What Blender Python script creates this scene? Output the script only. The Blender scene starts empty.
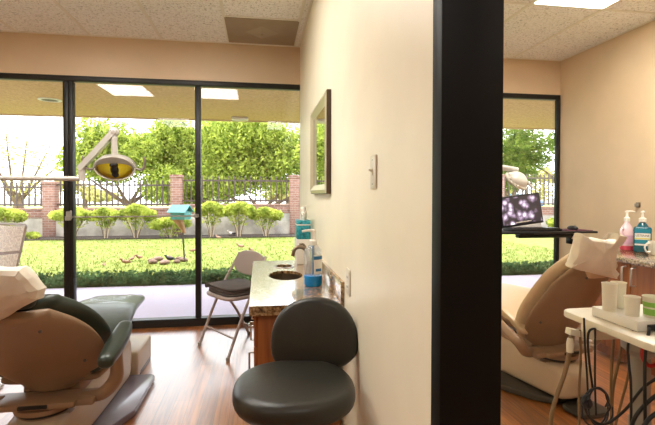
import bpy, bmesh, math, random
from mathutils import Vector, Matrix, Euler, noise
R = math.radians
PI = math.pi
sc = bpy.context.scene
col = sc.collection

# ------------------------------------------------------------------ camera
F, PSI, TH, ROLL, CH = 440.8, 0.1542, 0.0150, 0.0019, 1.25
CY = 212.5-(.0418-TH)*F      # row of the lens axis (a little vertical lens shift)
_f = Vector((math.sin(PSI)*math.cos(TH), math.cos(PSI)*math.cos(TH), -math.sin(TH)))
_r0 = Vector((math.cos(PSI), -math.sin(PSI), 0)); _u0 = _r0.cross(_f)
_r = _r0*math.cos(ROLL)+_u0*math.sin(ROLL); _u = -_r0*math.sin(ROLL)+_u0*math.cos(ROLL)
cam = bpy.data.cameras.new('camera'); co = bpy.data.objects.new('camera', cam); col.objects.link(co)
cam.sensor_width = 36; cam.lens = F/655*36; cam.clip_start = .02; cam.clip_end = 400
co.matrix_world = Matrix(((_r.x,_u.x,-_f.x,0),(_r.y,_u.y,-_f.y,0),(_r.z,_u.z,-_f.z,CH),(0,0,0,1)))
cam.shift_y = -(212.5-CY)/655
sc.camera = co
def at(x, y, Y):
    """world point at depth Y that the photograph shows at pixel x, y"""
    d = _r*((x-327.5)/F)+_u*((CY-y)/F)+_f
    return Vector((0,0,CH))+d*(Y/d.y)

# ------------------------------------------------------------------ materials
def lin(c):
    return tuple(((v/255)/12.92 if v/255 <= .04045 else ((v/255+.055)/1.055)**2.4) for v in c)+(1,)
M = {}
def mat(name, c, rough=.5, metal=0, spec=.5, var=0, vscale=8, bump=0, bscale=60, trans=0, alpha=1, coat=0, stretch=None):
    m = bpy.data.materials.new(name); m.use_nodes = True; nt = m.node_tree; N = nt.nodes; L = nt.links
    b = N['Principled BSDF']; M[name] = m
    b.inputs['Base Color'].default_value = lin(c); b.inputs['Roughness'].default_value = rough
    b.inputs['Metallic'].default_value = metal; b.inputs['Specular IOR Level'].default_value = spec
    b.inputs['Transmission Weight'].default_value = trans; b.inputs['Alpha'].default_value = alpha
    b.inputs['Coat Weight'].default_value = coat
    tc = N.new('ShaderNodeTexCoord'); vec = tc.outputs['Object']
    if stretch:
        mp = N.new('ShaderNodeMapping'); mp.inputs['Scale'].default_value = stretch; L.new(vec, mp.inputs[0]); vec = mp.outputs[0]
    if var:
        n = N.new('ShaderNodeTexNoise'); n.inputs['Scale'].default_value = vscale; n.inputs['Detail'].default_value = 4
        L.new(vec, n.inputs['Vector'])
        mx = N.new('ShaderNodeMix'); mx.data_type = 'RGBA'
        lo = lin(tuple(v*(1-var) for v in c)); hi = lin(tuple(min(255, v*(1+var)) for v in c))
        mx.inputs[6].default_value = lo; mx.inputs[7].default_value = hi
        rp = N.new('ShaderNodeMapRange'); rp.inputs[1].default_value = .3; rp.inputs[2].default_value = .7
        L.new(n.outputs[0], rp.inputs[0]); L.new(rp.outputs[0], mx.inputs[0]); L.new(mx.outputs[2], b.inputs['Base Color'])
    if bump:
        n2 = N.new('ShaderNodeTexNoise'); n2.inputs['Scale'].default_value = bscale; n2.inputs['Detail'].default_value = 3
        L.new(vec, n2.inputs['Vector'])
        bp = N.new('ShaderNodeBump'); bp.inputs['Strength'].default_value = bump; bp.inputs['Distance'].default_value = .01
        L.new(n2.outputs[0], bp.inputs['Height']); L.new(bp.outputs[0], b.inputs['Normal'])
    return m
def emis(name, c, s):
    m = bpy.data.materials.new(name); m.use_nodes = True; nt = m.node_tree; nt.nodes.clear()
    e = nt.nodes.new('ShaderNodeEmission'); e.inputs[0].default_value = lin(c); e.inputs[1].default_value = s
    o = nt.nodes.new('ShaderNodeOutputMaterial'); nt.links.new(e.outputs[0], o.inputs[0]); M[name] = m; return m
def leafmat(name, c1, c2, tr=.45, rough=.5):
    m = bpy.data.materials.new(name); m.use_nodes = True; nt = m.node_tree; nt.nodes.clear(); N = nt.nodes; L = nt.links
    o = N.new('ShaderNodeOutputMaterial'); d = N.new('ShaderNodeBsdfDiffuse'); t = N.new('ShaderNodeBsdfTranslucent')
    mx = N.new('ShaderNodeMixShader'); mx.inputs[0].default_value = tr
    n = N.new('ShaderNodeTexNoise'); n.inputs['Scale'].default_value = 3.2; n.inputs['Detail'].default_value = 5
    tc = N.new('ShaderNodeTexCoord'); L.new(tc.outputs['Object'], n.inputs['Vector'])
    rp = N.new('ShaderNodeMapRange'); rp.inputs[1].default_value = .35; rp.inputs[2].default_value = .65
    c = N.new('ShaderNodeMix'); c.data_type = 'RGBA'; c.inputs[6].default_value = lin(c1); c.inputs[7].default_value = lin(c2)
    L.new(n.outputs[0], rp.inputs[0]); L.new(rp.outputs[0], c.inputs[0])
    L.new(c.outputs[2], d.inputs[0]); L.new(c.outputs[2], t.inputs[0]); L.new(d.outputs[0], mx.inputs[1]); L.new(t.outputs[0], mx.inputs[2])
    L.new(mx.outputs[0], o.inputs[0]); M[name] = m; return m
def glassmat(name, tint=(255,255,255), gloss=1.0):
    m = bpy.data.materials.new(name); m.use_nodes = True; nt = m.node_tree; nt.nodes.clear(); N = nt.nodes; L = nt.links
    o = N.new('ShaderNodeOutputMaterial'); t = N.new('ShaderNodeBsdfTransparent'); t.inputs[0].default_value = lin(tint)
    g = N.new('ShaderNodeBsdfGlossy'); g.inputs['Roughness'].default_value = .0
    fr = N.new('ShaderNodeFresnel'); fr.inputs[0].default_value = 1.5
    mu = N.new('ShaderNodeMath'); mu.operation = 'MULTIPLY'; mu.inputs[1].default_value = gloss; L.new(fr.outputs[0], mu.inputs[0])
    mx = N.new('ShaderNodeMixShader'); L.new(mu.outputs[0], mx.inputs[0]); L.new(t.outputs[0], mx.inputs[1]); L.new(g.outputs[0], mx.inputs[2])
    L.new(mx.outputs[0], o.inputs[0]); M[name] = m; return m

# plaster walls
mat('wall_paint', (209,184,152), .4, spec=.6, var=.025, vscale=2.5, bump=.12, bscale=220)
mat('partition_paint', (249,242,218), .38, spec=.6, var=.02, vscale=2.5, bump=.12, bscale=220)  # base colour paler than on the other walls
mat('post_black', (10,10,10), .5, spec=.2)
mat('frame_black', (26,24,22), .4, spec=.4)
mat('frame_bronze', (60,55,50), .35, metal=.6)
mat('grid_white', (232,228,218), .5)
mat('cream_plastic', (228,222,204), .35)
mat('white_plastic', (232,230,222), .35)
mat('white_paper', (226,220,208), .75)
mat('cover_plastic', (234,224,208), .45, var=.04, vscale=9)
mat('shell_tan', (144,116,90), .38, var=.03, vscale=6)
mat('base_beige', (188,168,142), .38)
mat('base_edge', (96,90,86), .35)
mat('vinyl_green', (44,54,46), .33, spec=.5, bump=.1, bscale=30)
mat('vinyl_cream', (206,182,148), .38, bump=.06, bscale=30)
mat('vinyl_black', (36,35,29), .38, spec=.5, bump=.12, bscale=26, var=.05, vscale=6)
mat('rubber_pad', (118,110,122), .24, spec=.6)  # dark base plate with the sky's purple-grey reflection put into its colour
mat('rubber_dark', (62,58,50), .4)
mat('black_plastic', (18,18,20), .4)
mat('grey_plastic', (150,144,134), .45)
mat('lamp_grey', (196,192,186), .3)
mat('chrome', (200,200,198), .18, metal=1)
mat('handle_metal', (196,190,182), .4, metal=.7)
mat('nickel', (142,128,110), .28, metal=1)
mat('steel_sink', (110,96,80), .42, metal=.9)
mat('chair_metal', (160,146,138), .42)
mat('cloth_grey', (82,74,70), .9, bump=.3, bscale=160, var=.08)
mat('teal_box', (44,142,156), .45, var=.28, vscale=60)
mat('hose_tan', (130,106,76), .5)
mat('hose_black', (16,16,18), .45)
mat('red_plastic', (170,28,24), .4)
mat('cable_grey', (34,36,44), .5)
mat('soap_blue', (0,140,220), .12, spec=.6)
mat('label_white', (232,232,228), .5)
mat('label_blue', (30,110,165), .5)
mat('label_teal', (32,128,150), .5)
mat('label_yellow', (214,200,60), .5)
mat('ink', (24,26,40), .5)
mat('mouthwash_teal', (12,86,104), .12, spec=.6)
mat('lotion_pink', (236,206,214), .3)
mat('lotion_red', (198,70,96), .25)
mat('green_label', (136,190,80), .5)
leafmat('reflector', (255,222,50), (255,234,90), .8)
mat('frame_gold', (214,206,176), .3, metal=.4)
mat('frame_brown', (74,56,40), .4)
mat('mirror', (235,240,235), .01, metal=1)
mat('diffuser_rim', (214,206,186), .4)
mat('vent_taupe', (160,144,122), .55, var=.03)
mat('vent_light', (172,158,136), .55)
mat('concrete', (212,206,230), .8, var=.03, vscale=1.2)
mat('concrete_wall', (168,160,150), .9, var=.14, vscale=3, bump=.3, bscale=12)
mat('soil', (52,42,36), .95, var=.2, vscale=6)
mat('iron', (70,56,52), .5)
mat('trunk_bark', (96,78,62), .9, var=.25, vscale=6, bump=.4, bscale=20)
mat('trunk_pale', (196,176,150), .9, var=.12, vscale=5)
mat('feeder_teal', (58,132,138), .6, var=.1, vscale=20)
mat('feeder_wood', (150,108,76), .7)
mat('feather_brown', (150,116,96), .85, var=.2, vscale=30)
mat('feather_pale', (196,186,180), .85, var=.25, vscale=20)
mat('feather_dark', (40,38,42), .7)
mat('stone', (122,98,84), .9, var=.15, vscale=14)
mat('sling', (236,234,240), .8, var=.14, vscale=50)
mat('car_blue', (70,96,150), .35, coat=.5)
mat('road', (150,146,142), .9)
mat('screen_bezel', (20,20,22), .35)
mat('silver_plastic', (186,184,182), .35)
mat('clear_skin', (220,232,238), .1, trans=.6, alpha=.42)
mat('hazy_plastic', (226,222,210), .3, trans=.2)
emis('light_panel', (255,250,241), 10.5)
emis('light_panel_bright', (255,250,238), 19)
emis('light_panel_dim', (255,250,242), 4)
glassmat('window_glass', gloss=1.0)
leafmat('leaf_tree', (92,116,44), (202,212,104))
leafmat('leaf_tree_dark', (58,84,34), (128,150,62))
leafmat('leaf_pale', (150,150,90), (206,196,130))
leafmat('leaf_shrub', (120,138,54), (206,214,104))
leafmat('leaf_hedge', (44,66,42), (104,134,90), .25)

def special(name):
    m = bpy.data.materials.new(name); m.use_nodes = True; M[name] = m
    return m, m.node_tree, m.node_tree.nodes, m.node_tree.links, m.node_tree.nodes['Principled BSDF']
def ramp(N, stops):
    r = N.new('ShaderNodeValToRGB'); e = r.color_ramp.elements
    while len(e) < len(stops): e.new(.5)
    for el, (p, c) in zip(e, stops): el.position = p; el.color = lin(c)
    return r
# wood plank floor (planks run along Y)
m, nt, N, L, b = special('wood_floor')
tc = N.new('ShaderNodeTexCoord'); mp = N.new('ShaderNodeMapping'); mp.inputs['Rotation'].default_value = (0,0,PI/2); L.new(tc.outputs['Object'], mp.inputs[0])
br = N.new('ShaderNodeTexBrick'); br.inputs['Scale'].default_value = 1; br.inputs['Brick Width'].default_value = 1.1; br.inputs['Row Height'].default_value = .083
br.inputs['Mortar Size'].default_value = .0012; br.inputs['Color1'].default_value = lin((146,86,34)); br.inputs['Color2'].default_value = lin((186,116,50)); br.inputs['Mortar'].default_value = lin((74,44,22))
br.inputs['Bias'].default_value = 0
L.new(mp.outputs[0], br.inputs['Vector'])
mp2 = N.new('ShaderNodeMapping'); mp2.inputs['Scale'].default_value = (22,1.3,1); L.new(tc.outputs['Object'], mp2.inputs[0])
n = N.new('ShaderNodeTexNoise'); n.inputs['Scale'].default_value = 2.2; n.inputs['Detail'].default_value = 6; n.inputs['Distortion'].default_value = .6; L.new(mp2.outputs[0], n.inputs['Vector'])
r = ramp(N, [(.35,(150,120,96)),(.65,(255,255,255))]); L.new(n.outputs[0], r.inputs[0])
mx = N.new('ShaderNodeMix'); mx.data_type = 'RGBA'; mx.blend_type = 'MULTIPLY'; mx.inputs[0].default_value = .8
L.new(br.outputs[0], mx.inputs[6]); L.new(r.outputs[0], mx.inputs[7]); L.new(mx.outputs[2], b.inputs['Base Color'])
b.inputs['Roughness'].default_value = .4; b.inputs['Specular IOR Level'].default_value = .6; b.inputs['Coat Weight'].default_value = 1; b.inputs['Coat Roughness'].default_value = .3; b.inputs['Coat IOR'].default_value = 2.1
# cabinet wood
m, nt, N, L, b = special('cabinet_wood')
tc = N.new('ShaderNodeTexCoord'); mp = N.new('ShaderNodeMapping'); mp.inputs['Scale'].default_value = (9,9,.7); L.new(tc.outputs['Object'], mp.inputs[0])
n = N.new('ShaderNodeTexNoise'); n.inputs['Scale'].default_value = 3.5; n.inputs['Detail'].default_value = 5; n.inputs['Distortion'].default_value = .8; L.new(mp.outputs[0], n.inputs['Vector'])
r = ramp(N, [(.3,(132,74,34)),(.7,(172,104,54))]); L.new(n.outputs[0], r.inputs[0]); L.new(r.outputs[0], b.inputs['Base Color']); b.inputs['Roughness'].default_value = .4
# granite
m, nt, N, L, b = special('granite')
tc = N.new('ShaderNodeTexCoord'); n = N.new('ShaderNodeTexNoise'); n.inputs['Scale'].default_value = 55; n.inputs['Detail'].default_value = 5; L.new(tc.outputs['Object'], n.inputs['Vector'])
r = ramp(N, [(.30,(44,32,24)),(.44,(130,98,66)),(.56,(178,146,104)),(.70,(206,180,140))]); L.new(n.outputs[0], r.inputs[0]); L.new(r.outputs[0], b.inputs['Base Color'])
b.inputs['Roughness'].default_value = .1; b.inputs['Specular IOR Level'].default_value = 1; b.inputs['Coat Weight'].default_value = 1; b.inputs['Coat Roughness'].default_value = .24
# ceiling tile: fissured mineral fibre
m, nt, N, L, b = special('ceiling_tile')
tc = N.new('ShaderNodeTexCoord'); n = N.new('ShaderNodeTexNoise'); n.inputs['Scale'].default_value = 60; n.inputs['Detail'].default_value = 4; n.inputs['Distortion'].default_value = 1; L.new(tc.outputs['Object'], n.inputs['Vector'])
r = ramp(N, [(.33,(190,186,178)),(.45,(242,240,238)),(.6,(250,249,248))]); L.new(n.outputs[0], r.inputs[0]); L.new(r.outputs[0], b.inputs['Base Color']); b.inputs['Roughness'].default_value = .9
bp = N.new('ShaderNodeBump'); bp.inputs['Strength'].default_value = .4; bp.inputs['Distance'].default_value = .01; L.new(n.outputs[0], bp.inputs['Height']); L.new(bp.outputs[0], b.inputs['Normal'])
# stucco soffit
m, nt, N, L, b = special('stucco')
tc = N.new('ShaderNodeTexCoord'); n = N.new('ShaderNodeTexNoise'); n.inputs['Scale'].default_value = 26; n.inputs['Detail'].default_value = 4; L.new(tc.outputs['Object'], n.inputs['Vector'])
r = ramp(N, [(.3,(190,152,108)),(.7,(216,182,136))]); L.new(n.outputs[0], r.inputs[0]); L.new(r.outputs[0], b.inputs['Base Color']); b.inputs['Roughness'].default_value = .95
# brick
m, nt, N, L, b = special('brick')
tc = N.new('ShaderNodeTexCoord'); mp = N.new('ShaderNodeMapping'); mp.inputs['Rotation'].default_value = (PI/2,0,0); L.new(tc.outputs['Object'], mp.inputs[0])
br = N.new('ShaderNodeTexBrick'); br.inputs['Scale'].default_value = 1; br.inputs['Brick Width'].default_value = .2; br.inputs['Row Height'].default_value = .075; br.inputs['Mortar Size'].default_value = .008
br.inputs['Color1'].default_value = lin((122,82,72)); br.inputs['Color2'].default_value = lin((146,106,94)); br.inputs['Mortar'].default_value = lin((150,136,128)); L.new(mp.outputs[0], br.inputs['Vector']); L.new(br.outputs[0], b.inputs['Base Color']); b.inputs['Roughness'].default_value = .9
# lawn
m, nt, N, L, b = special('lawn')
tc = N.new('ShaderNodeTexCoord'); n = N.new('ShaderNodeTexNoise'); n.inputs['Scale'].default_value = 7; n.inputs['Detail'].default_value = 9; n.inputs['Roughness'].default_value = .75; L.new(tc.outputs['Object'], n.inputs['Vector'])
r = ramp(N, [(.3,(92,108,48)),(.5,(122,134,66)),(.7,(150,152,92))]); L.new(n.outputs[0], r.inputs[0]); L.new(r.outputs[0], b.inputs['Base Color']); b.inputs['Roughness'].default_value = .95; b.inputs['Specular IOR Level'].default_value = .1
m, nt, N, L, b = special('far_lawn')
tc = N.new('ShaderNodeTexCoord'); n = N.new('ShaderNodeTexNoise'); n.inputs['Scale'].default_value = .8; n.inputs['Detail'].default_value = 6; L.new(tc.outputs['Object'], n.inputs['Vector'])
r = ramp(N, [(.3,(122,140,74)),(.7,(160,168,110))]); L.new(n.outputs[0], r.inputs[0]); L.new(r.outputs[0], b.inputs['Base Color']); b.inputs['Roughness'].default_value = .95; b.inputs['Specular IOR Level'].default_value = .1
# screen picture: purple grey blobs
m, nt, N, L, b = special('screen_picture')
tc = N.new('ShaderNodeTexCoord'); v = N.new('ShaderNodeTexVoronoi'); v.inputs['Scale'].default_value = 16; v.inputs['Randomness'].default_value = .9
n = N.new('ShaderNodeTexNoise'); n.inputs['Scale'].default_value = 22; n.inputs['Detail'].default_value = 3; L.new(tc.outputs['Object'], n.inputs['Vector'])
L.new(tc.outputs['Object'], v.inputs['Vector'])
ad = N.new('ShaderNodeMath'); ad.operation = 'MULTIPLY_ADD'; ad.inputs[1].default_value = .75; L.new(n.outputs[0], ad.inputs[0]); L.new(v.outputs['Distance'], ad.inputs[2])
r = ramp(N, [(.46,(236,228,238)),(.62,(186,168,188)),(.76,(112,94,116)),(.95,(26,20,30))]); L.new(ad.outputs[0], r.inputs[0])
b.inputs['Base Color'].default_value = (.02,.02,.02,1); b.inputs['Roughness'].default_value = .3
L.new(r.outputs[0], b.inputs['Emission Color']); b.inputs['Emission Strength'].default_value = 1.3

# ------------------------------------------------------------------ mesh builder
class MB:
    def __init__(self): self.b = bmesh.new()
    def _add(self, vs, fs, T=None):
        bv = [self.b.verts.new((T @ Vector(v)) if T else v) for v in vs]
        for f in fs:
            try: self.b.faces.new([bv[i] for i in f])
            except ValueError: pass
        return bv
    def box(self, lo, hi, bev=0, T=None, seg=2):
        t = bmesh.new(); bmesh.ops.create_cube(t, size=1)
        c = [(a+b)/2 for a, b in zip(lo, hi)]; s = [abs(b-a) for a, b in zip(lo, hi)]
        for v in t.verts: v.co = Vector((v.co.x*s[0]+c[0], v.co.y*s[1]+c[1], v.co.z*s[2]+c[2]))
        if bev: bmesh.ops.bevel(t, geom=t.edges[:], offset=min(bev, min(s)*.49), segments=seg, profile=.5, affect='EDGES')
        return self.merge(t, T)
    def merge(self, t, T=None):
        if T: bmesh.ops.transform(t, matrix=T, verts=t.verts[:])
        mp = {v: self.b.verts.new(v.co) for v in t.verts}
        for f in t.faces: self.b.faces.new([mp[v] for v in f.verts])
        t.free(); return self
    def loft(self, rings, cap=True, closed=True, T=None):
        n = len(rings[0]); vs = [p for r in rings for p in r]; fs = []
        for i in range(len(rings)-1):
            for j in range(n if closed else n-1):
                k = (j+1) % n; fs.append((i*n+j, i*n+k, (i+1)*n+k, (i+1)*n+j))
        if cap: fs.append(tuple(range(n))[::-1]); fs.append(tuple((len(rings)-1)*n+j for j in range(n)))
        self._add(vs, fs, T); return self
    def tube(self, pts, r, n=10, smooth=True, cap=True):
        P = [Vector(p) for p in pts]; rr = r if isinstance(r, (list, tuple)) else [r]*len(P)
        if smooth and len(P) > 2:
            Q = []; q = []
            for i in range(len(P)-1):
                p0 = P[max(i-1,0)]; p1 = P[i]; p2 = P[i+1]; p3 = P[min(i+2,len(P)-1)]
                for s in range(6):
                    t = s/6
                    Q.append(.5*((2*p1)+(p2-p0)*t+(2*p0-5*p1+4*p2-p3)*t*t+(3*p1-p0-3*p2+p3)*t**3)); q.append(rr[i]*(1-t)+rr[i+1]*t)
            Q.append(P[-1]); q.append(rr[-1]); P, rr = Q, q
        rings = []; up = None
        for i, p in enumerate(P):
            d = (P[min(i+1,len(P)-1)]-P[max(i-1,0)]).normalized()
            if up is None: up = Vector((0,0,1)) if abs(d.z) < .9 else Vector((1,0,0))
            a = d.cross(up).normalized(); up = a.cross(d).normalized()
            rings.append([p+(a*math.cos(2*PI*k/n)+up*math.sin(2*PI*k/n))*rr[i] for k in range(n)])
        return self.loft(rings, cap)
    def lathe(self, prof, c=(0,0,0), n=28, sx=1, sy=1, T=None):
        rings = [[(c[0]+r*sx*math.cos(2*PI*k/n), c[1]+r*sy*math.sin(2*PI*k/n), c[2]+z) for k in range(n)] for r, z in prof]
        return self.loft(rings, True, True, T)
    def prism(self, pts, z0, z1, bev=0, T=None):
        t = bmesh.new(); v = [t.verts.new((x, y, z0)) for x, y in pts]; f = t.faces.new(v)
        e = bmesh.ops.extrude_face_region(t, geom=[f])
        for g in e['geom']:
            if isinstance(g, bmesh.types.BMVert): g.co.z = z1
        bmesh.ops.recalc_face_normals(t, faces=t.faces[:])
        if bev: bmesh.ops.bevel(t, geom=t.edges[:], offset=bev, segments=2, profile=.5, affect='EDGES')
        return self.merge(t, T)
    def pad(self, out, th, r, crown=0, T=None, k=5):
        n = len(out); O = [Vector((x, y, 0)) for x, y in out]; cen = sum(O, Vector())/n
        nr = []
        for i in range(n):
            d = (O[(i+1) % n]-O[i-1]).normalized(); nr.append(Vector((d.y, -d.x, 0)))
        if sum((O[i]-cen).dot(nr[i]) for i in range(n)) < 0: nr = [-x for x in nr]
        rings = []
        def ring(ins, z, f=1): rings.append([cen+((O[i]-nr[i]*ins)-cen)*f+Vector((0,0,z)) for i in range(n)])
        ring(r, 0, .5); 
        for i in range(k+1):
            a = PI/2*i/k; ring(r*(1-math.sin(a)), r*(1-math.cos(a)))
        for i in range(k+1):
            a = PI/2*i/k; ring(r*(1-math.cos(a)), th-r+r*math.sin(a))
        for f in (.9,.75,.55,.3,.1): ring(r, th+crown*(1-f*f)*.9, f)
        return self.loft(rings, True, True, T)
    def sweep(self, path, n=28, e=3.0, up=(0,1), T=None, rnd=True):
        """path in the y-z plane: (y, z, half width, half thickness, bend)"""
        S = [list(p)+[0]*(5-len(p)) for p in path]
        # Catmull-Rom refine
        Q = []
        for i in range(len(S)-1):
            p0, p1, p2, p3 = S[max(i-1,0)], S[i], S[i+1], S[min(i+2,len(S)-1)]
            for s in range(5):
                t = s/5; Q.append([.5*((2*b)+(c-a)*t+(2*a-5*b+4*c-d)*t*t+(3*b-a-3*c+d)*t**3) for a, b, c, d in zip(p0,p1,p2,p3)])
        Q.append(S[-1]); rings = []
        def ring(q, ty, tz, off=0, f=1):
            ny, nz = -tz, ty; R_ = []
            for k in range(n):
                a = 2*PI*k/n; ca, sa = math.cos(a), math.sin(a)
                x = q[2]*f*math.copysign(abs(ca)**(2/e), ca); w = q[3]*f*math.copysign(abs(sa)**(2/e), sa)
                w += q[4]*(x/max(q[2],1e-6))**2
                R_.append((x, q[0]+ny*w+ty*off, q[1]+nz*w+tz*off))
            rings.append(R_)
        m_ = len(Q)
        for i, q in enumerate(Q):
            a, b_ = Q[max(i-1,0)], Q[min(i+1,m_-1)]; d = math.hypot(b_[0]-a[0], b_[1]-a[1]) or 1
            ty, tz = (b_[0]-a[0])/d, (b_[1]-a[1])/d
            if i == 0 and rnd:
                for g in (75,45,20): ring(q, ty, tz, -q[3]*math.sin(R(g)), .35+.65*math.cos(R(g)))
            ring(q, ty, tz)
            if i == m_-1 and rnd:
                for g in (20,45,75): ring(q, ty, tz, q[3]*math.sin(R(g)), .35+.65*math.cos(R(g)))
        return self.loft(rings, True, True, T)
    def ball(self, c, r, T=None, n=3):
        t = bmesh.new(); bmesh.ops.create_icosphere(t, subdivisions=n, radius=1)
        r = r if isinstance(r, (tuple, list)) else (r,)*3
        for v in t.verts: v.co = Vector((v.co.x*r[0]+c[0], v.co.y*r[1]+c[1], v.co.z*r[2]+c[2]))
        return self.merge(t, T)
    def bar(self, p, q, w, h=None, up=(0,0,1)):
        p, q = Vector(p), Vector(q); d = (q-p); l = d.length; d.normalize(); u = Vector(up)
        if abs(d.dot(u)) > .95: u = Vector((0,1,0))
        a = d.cross(u).normalized(); b_ = a.cross(d); h = h or w
        rings = [[x+a*sx*w/2+b_*sy*h/2 for sx, sy in ((-1,-1),(1,-1),(1,1),(-1,1))] for x in (p, q)]
        return self.loft(rings)
    def build(self, name, m, parent=None, ang=40, label=None):
        bmesh.ops.remove_doubles(self.b, verts=self.b.verts[:], dist=1e-6)
        bmesh.ops.recalc_face_normals(self.b, faces=self.b.faces[:])
        me = bpy.data.meshes.new(name); self.b.to_mesh(me); self.b.free()
        for p in me.polygons: p.use_smooth = True
        me.set_sharp_from_angle(angle=R(ang))
        me.materials.append(M[m] if isinstance(m, str) else m)
        o = bpy.data.objects.new(name, me); col.objects.link(o)
        if parent: o.parent = parent
        if label: o['label'] = label
        return o
def tag(o, label=None, cat=None, group=None, kind=None):
    for k, v in (('label',label),('category',cat),('group',group),('kind',kind)):
        if v: o[k] = v
    return o
def thing(name, label, cat, loc=(0,0,0), rz=0, group=None):
    o = bpy.data.objects.new(name, None); col.objects.link(o); o.location = loc; o.rotation_euler.z = rz; o.empty_display_size = .1
    return tag(o, label, cat, group)
def struct(o): o['kind'] = 'structure'; return o
def copy_tree(o, parent=None):
    c = o.copy(); col.objects.link(c)
    if parent: c.parent = parent
    for ch in list(o.children): copy_tree(ch, c)
    return c
def ell(a, b, n=32, e=2.0, rot=0):
    o = []
    for k in range(n):
        t = 2*PI*k/n; c, s = math.cos(t), math.sin(t)
        x, y = a*math.copysign(abs(c)**(2/e), c), b*math.copysign(abs(s)**(2/e), s)
        o.append((x*math.cos(rot)-y*math.sin(rot), x*math.sin(rot)+y*math.cos(rot)))
    return o
def text_mesh(s, size, name, m, parent, loc, rot, extrude=.0004, sx=1):
    cu = bpy.data.curves.new('t', 'FONT'); cu.body = s; cu.size = size; cu.extrude = extrude; cu.align_x = 'CENTER'; cu.align_y = 'CENTER'
    o = bpy.data.objects.new('t', cu); col.objects.link(o); dg = bpy.context.evaluated_depsgraph_get(); dg.update()
    me = bpy.data.meshes.new_from_object(o.evaluated_get(dg)); bpy.data.objects.remove(o); bpy.data.curves.remove(cu)
    me.name = name; me.materials.clear(); me.materials.append(M[m])
    q = bpy.data.objects.new(name, me); col.objects.link(q); q.parent = parent; q.location = loc; q.rotation_euler = rot; q.scale.x = sx
    return q

# ------------------------------------------------------------------ the building
XL, XP0, XP1, XR = -2.7, .395, .528, 3.19
YW, ZC, ZW = 4.297, 2.68, 2.312
YB = -2.2
struct(MB().box((XL-.1,YB-.1,-.1),(XR+.1,YW+.1,0)).build('floor','wood_floor'))
struct(MB().box((XL,YB,ZC),(XR,YW,ZC+.1)).build('ceiling','ceiling_tile'))
struct(MB().box((XL-.12,YB,0),(XL,YW+.12,ZC+.1)).build('wall_left','wall_paint'))
struct(MB().box((XR,YB,0),(XR+.12,YW+.05,ZC+.1)).build('wall_right','wall_paint'))
struct(MB().box((XL,YB-.12,0),(XR,YB,ZC+.1)).build('wall_rear','wall_paint'))
struct(MB().box((XL,YW,ZW),(XR,YW+.14,ZC+.1)).build('wall_back','wall_paint'))
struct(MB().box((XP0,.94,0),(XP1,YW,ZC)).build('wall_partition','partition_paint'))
# matt black casing wrapped around the partition's end
p = struct(MB().box((XP0-.006,.905,0),(XP1+.006,.957,ZC),.003).build('trim_1','post_black'))
# suspended ceiling grid of each room
def grid(name, xs, x0, x1, ys):
    g = MB()
    for x in xs: g.box((x-.012,YB,ZC-.006),(x+.012,YW,ZC+.001))
    for y in ys: g.box((x0,y-.012,ZC-.0055),(x1,y+.012,ZC+.001))
    g.box((x0,YW-.018,ZC-.006),(x1,YW,ZC+.001)); g.box((x0,.95,ZC-.006),(x0+.018,YW,ZC+.001)); g.box((x1-.018,.95,ZC-.006),(x1,YW,ZC+.001))
    return struct(g.build(name,'grid_white'))
grid('trim_2', [-1.498+.61*k for k in (-1,0,1,2,3)], XL, XP0, [3.055,1.835,.615])
g = MB(); g.box((-.278,3.628,ZC-.0055),(.332,3.652,ZC+.001)); struct(g.build('trim_3','grid_white'))
grid('trim_4', [2.009+.61*k for k in (-2,-1,0,1)], XP1, XR, [3.055,1.835,.615])
# troffers
def troffer(x0, y0, label, lamp='light_panel'):
    t = thing('ceiling_light', label, 'ceiling light', (x0+.305,y0+.61,ZC), 0, 'fluorescent ceiling panels')
    MB().box((-.29,-.595,-.004),(.29,.595,.0)).build('diffuser',lamp,t)
    f = MB()
    for a, b_ in (((-.305,-.61,-.008),(-.285,.61,0)),((.285,-.61,-.008),(.305,.61,0)),((-.285,-.61,-.008),(.285,-.59,0)),((-.285,.59,-.008),(.285,.61,0))): f.box(a,b_)
    f.build('frame','grid_white',t); return t
troffer(2.009,1.835,'bright fluorescent panel in the ceiling of the right room','light_panel_bright')
troffer(-2.108,1.835,'fluorescent panel whose reflection shows in the middle window pane')
troffer(-.888,1.835,'fluorescent panel whose reflection shows in the window pane beside the partition')
for i, x in enumerate((-1.6,.46,2.3)):  # unseen corridor panels, added to light the partition and the post
    troffer(x-.305,-1.2,['fluorescent ceiling panel of the corridor, on the side of the grey reclined chair','fluorescent ceiling panel of the corridor, in line with the black post','fluorescent ceiling panel of the corridor, on the side of the tan chair'][i],'light_panel_dim')
# taupe diffuser panel
t = thing('ceiling_vent','square taupe air vent panel with a raised diamond in the white ceiling','vent',(.0,3.94,ZC))
MB().box((-.278,-.28,-.007),(.332,.315,-.001),.002).build('panel','vent_taupe',t)
d = MB()
d.loft([[(.027+r*math.cos(a), .018+r*math.sin(a), z) for a in (0,PI/2,PI,3*PI/2)] for r, z in ((.15,-.007),(.06,-.020),(.055,-.022))]); d.build('diamond_plate','vent_light',t,ang=10)
MB().lathe([(.0,-.024),(.007,-.026),(.008,-.02)],(.027,.018,0),12).build('screw','chrome',t)

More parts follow.
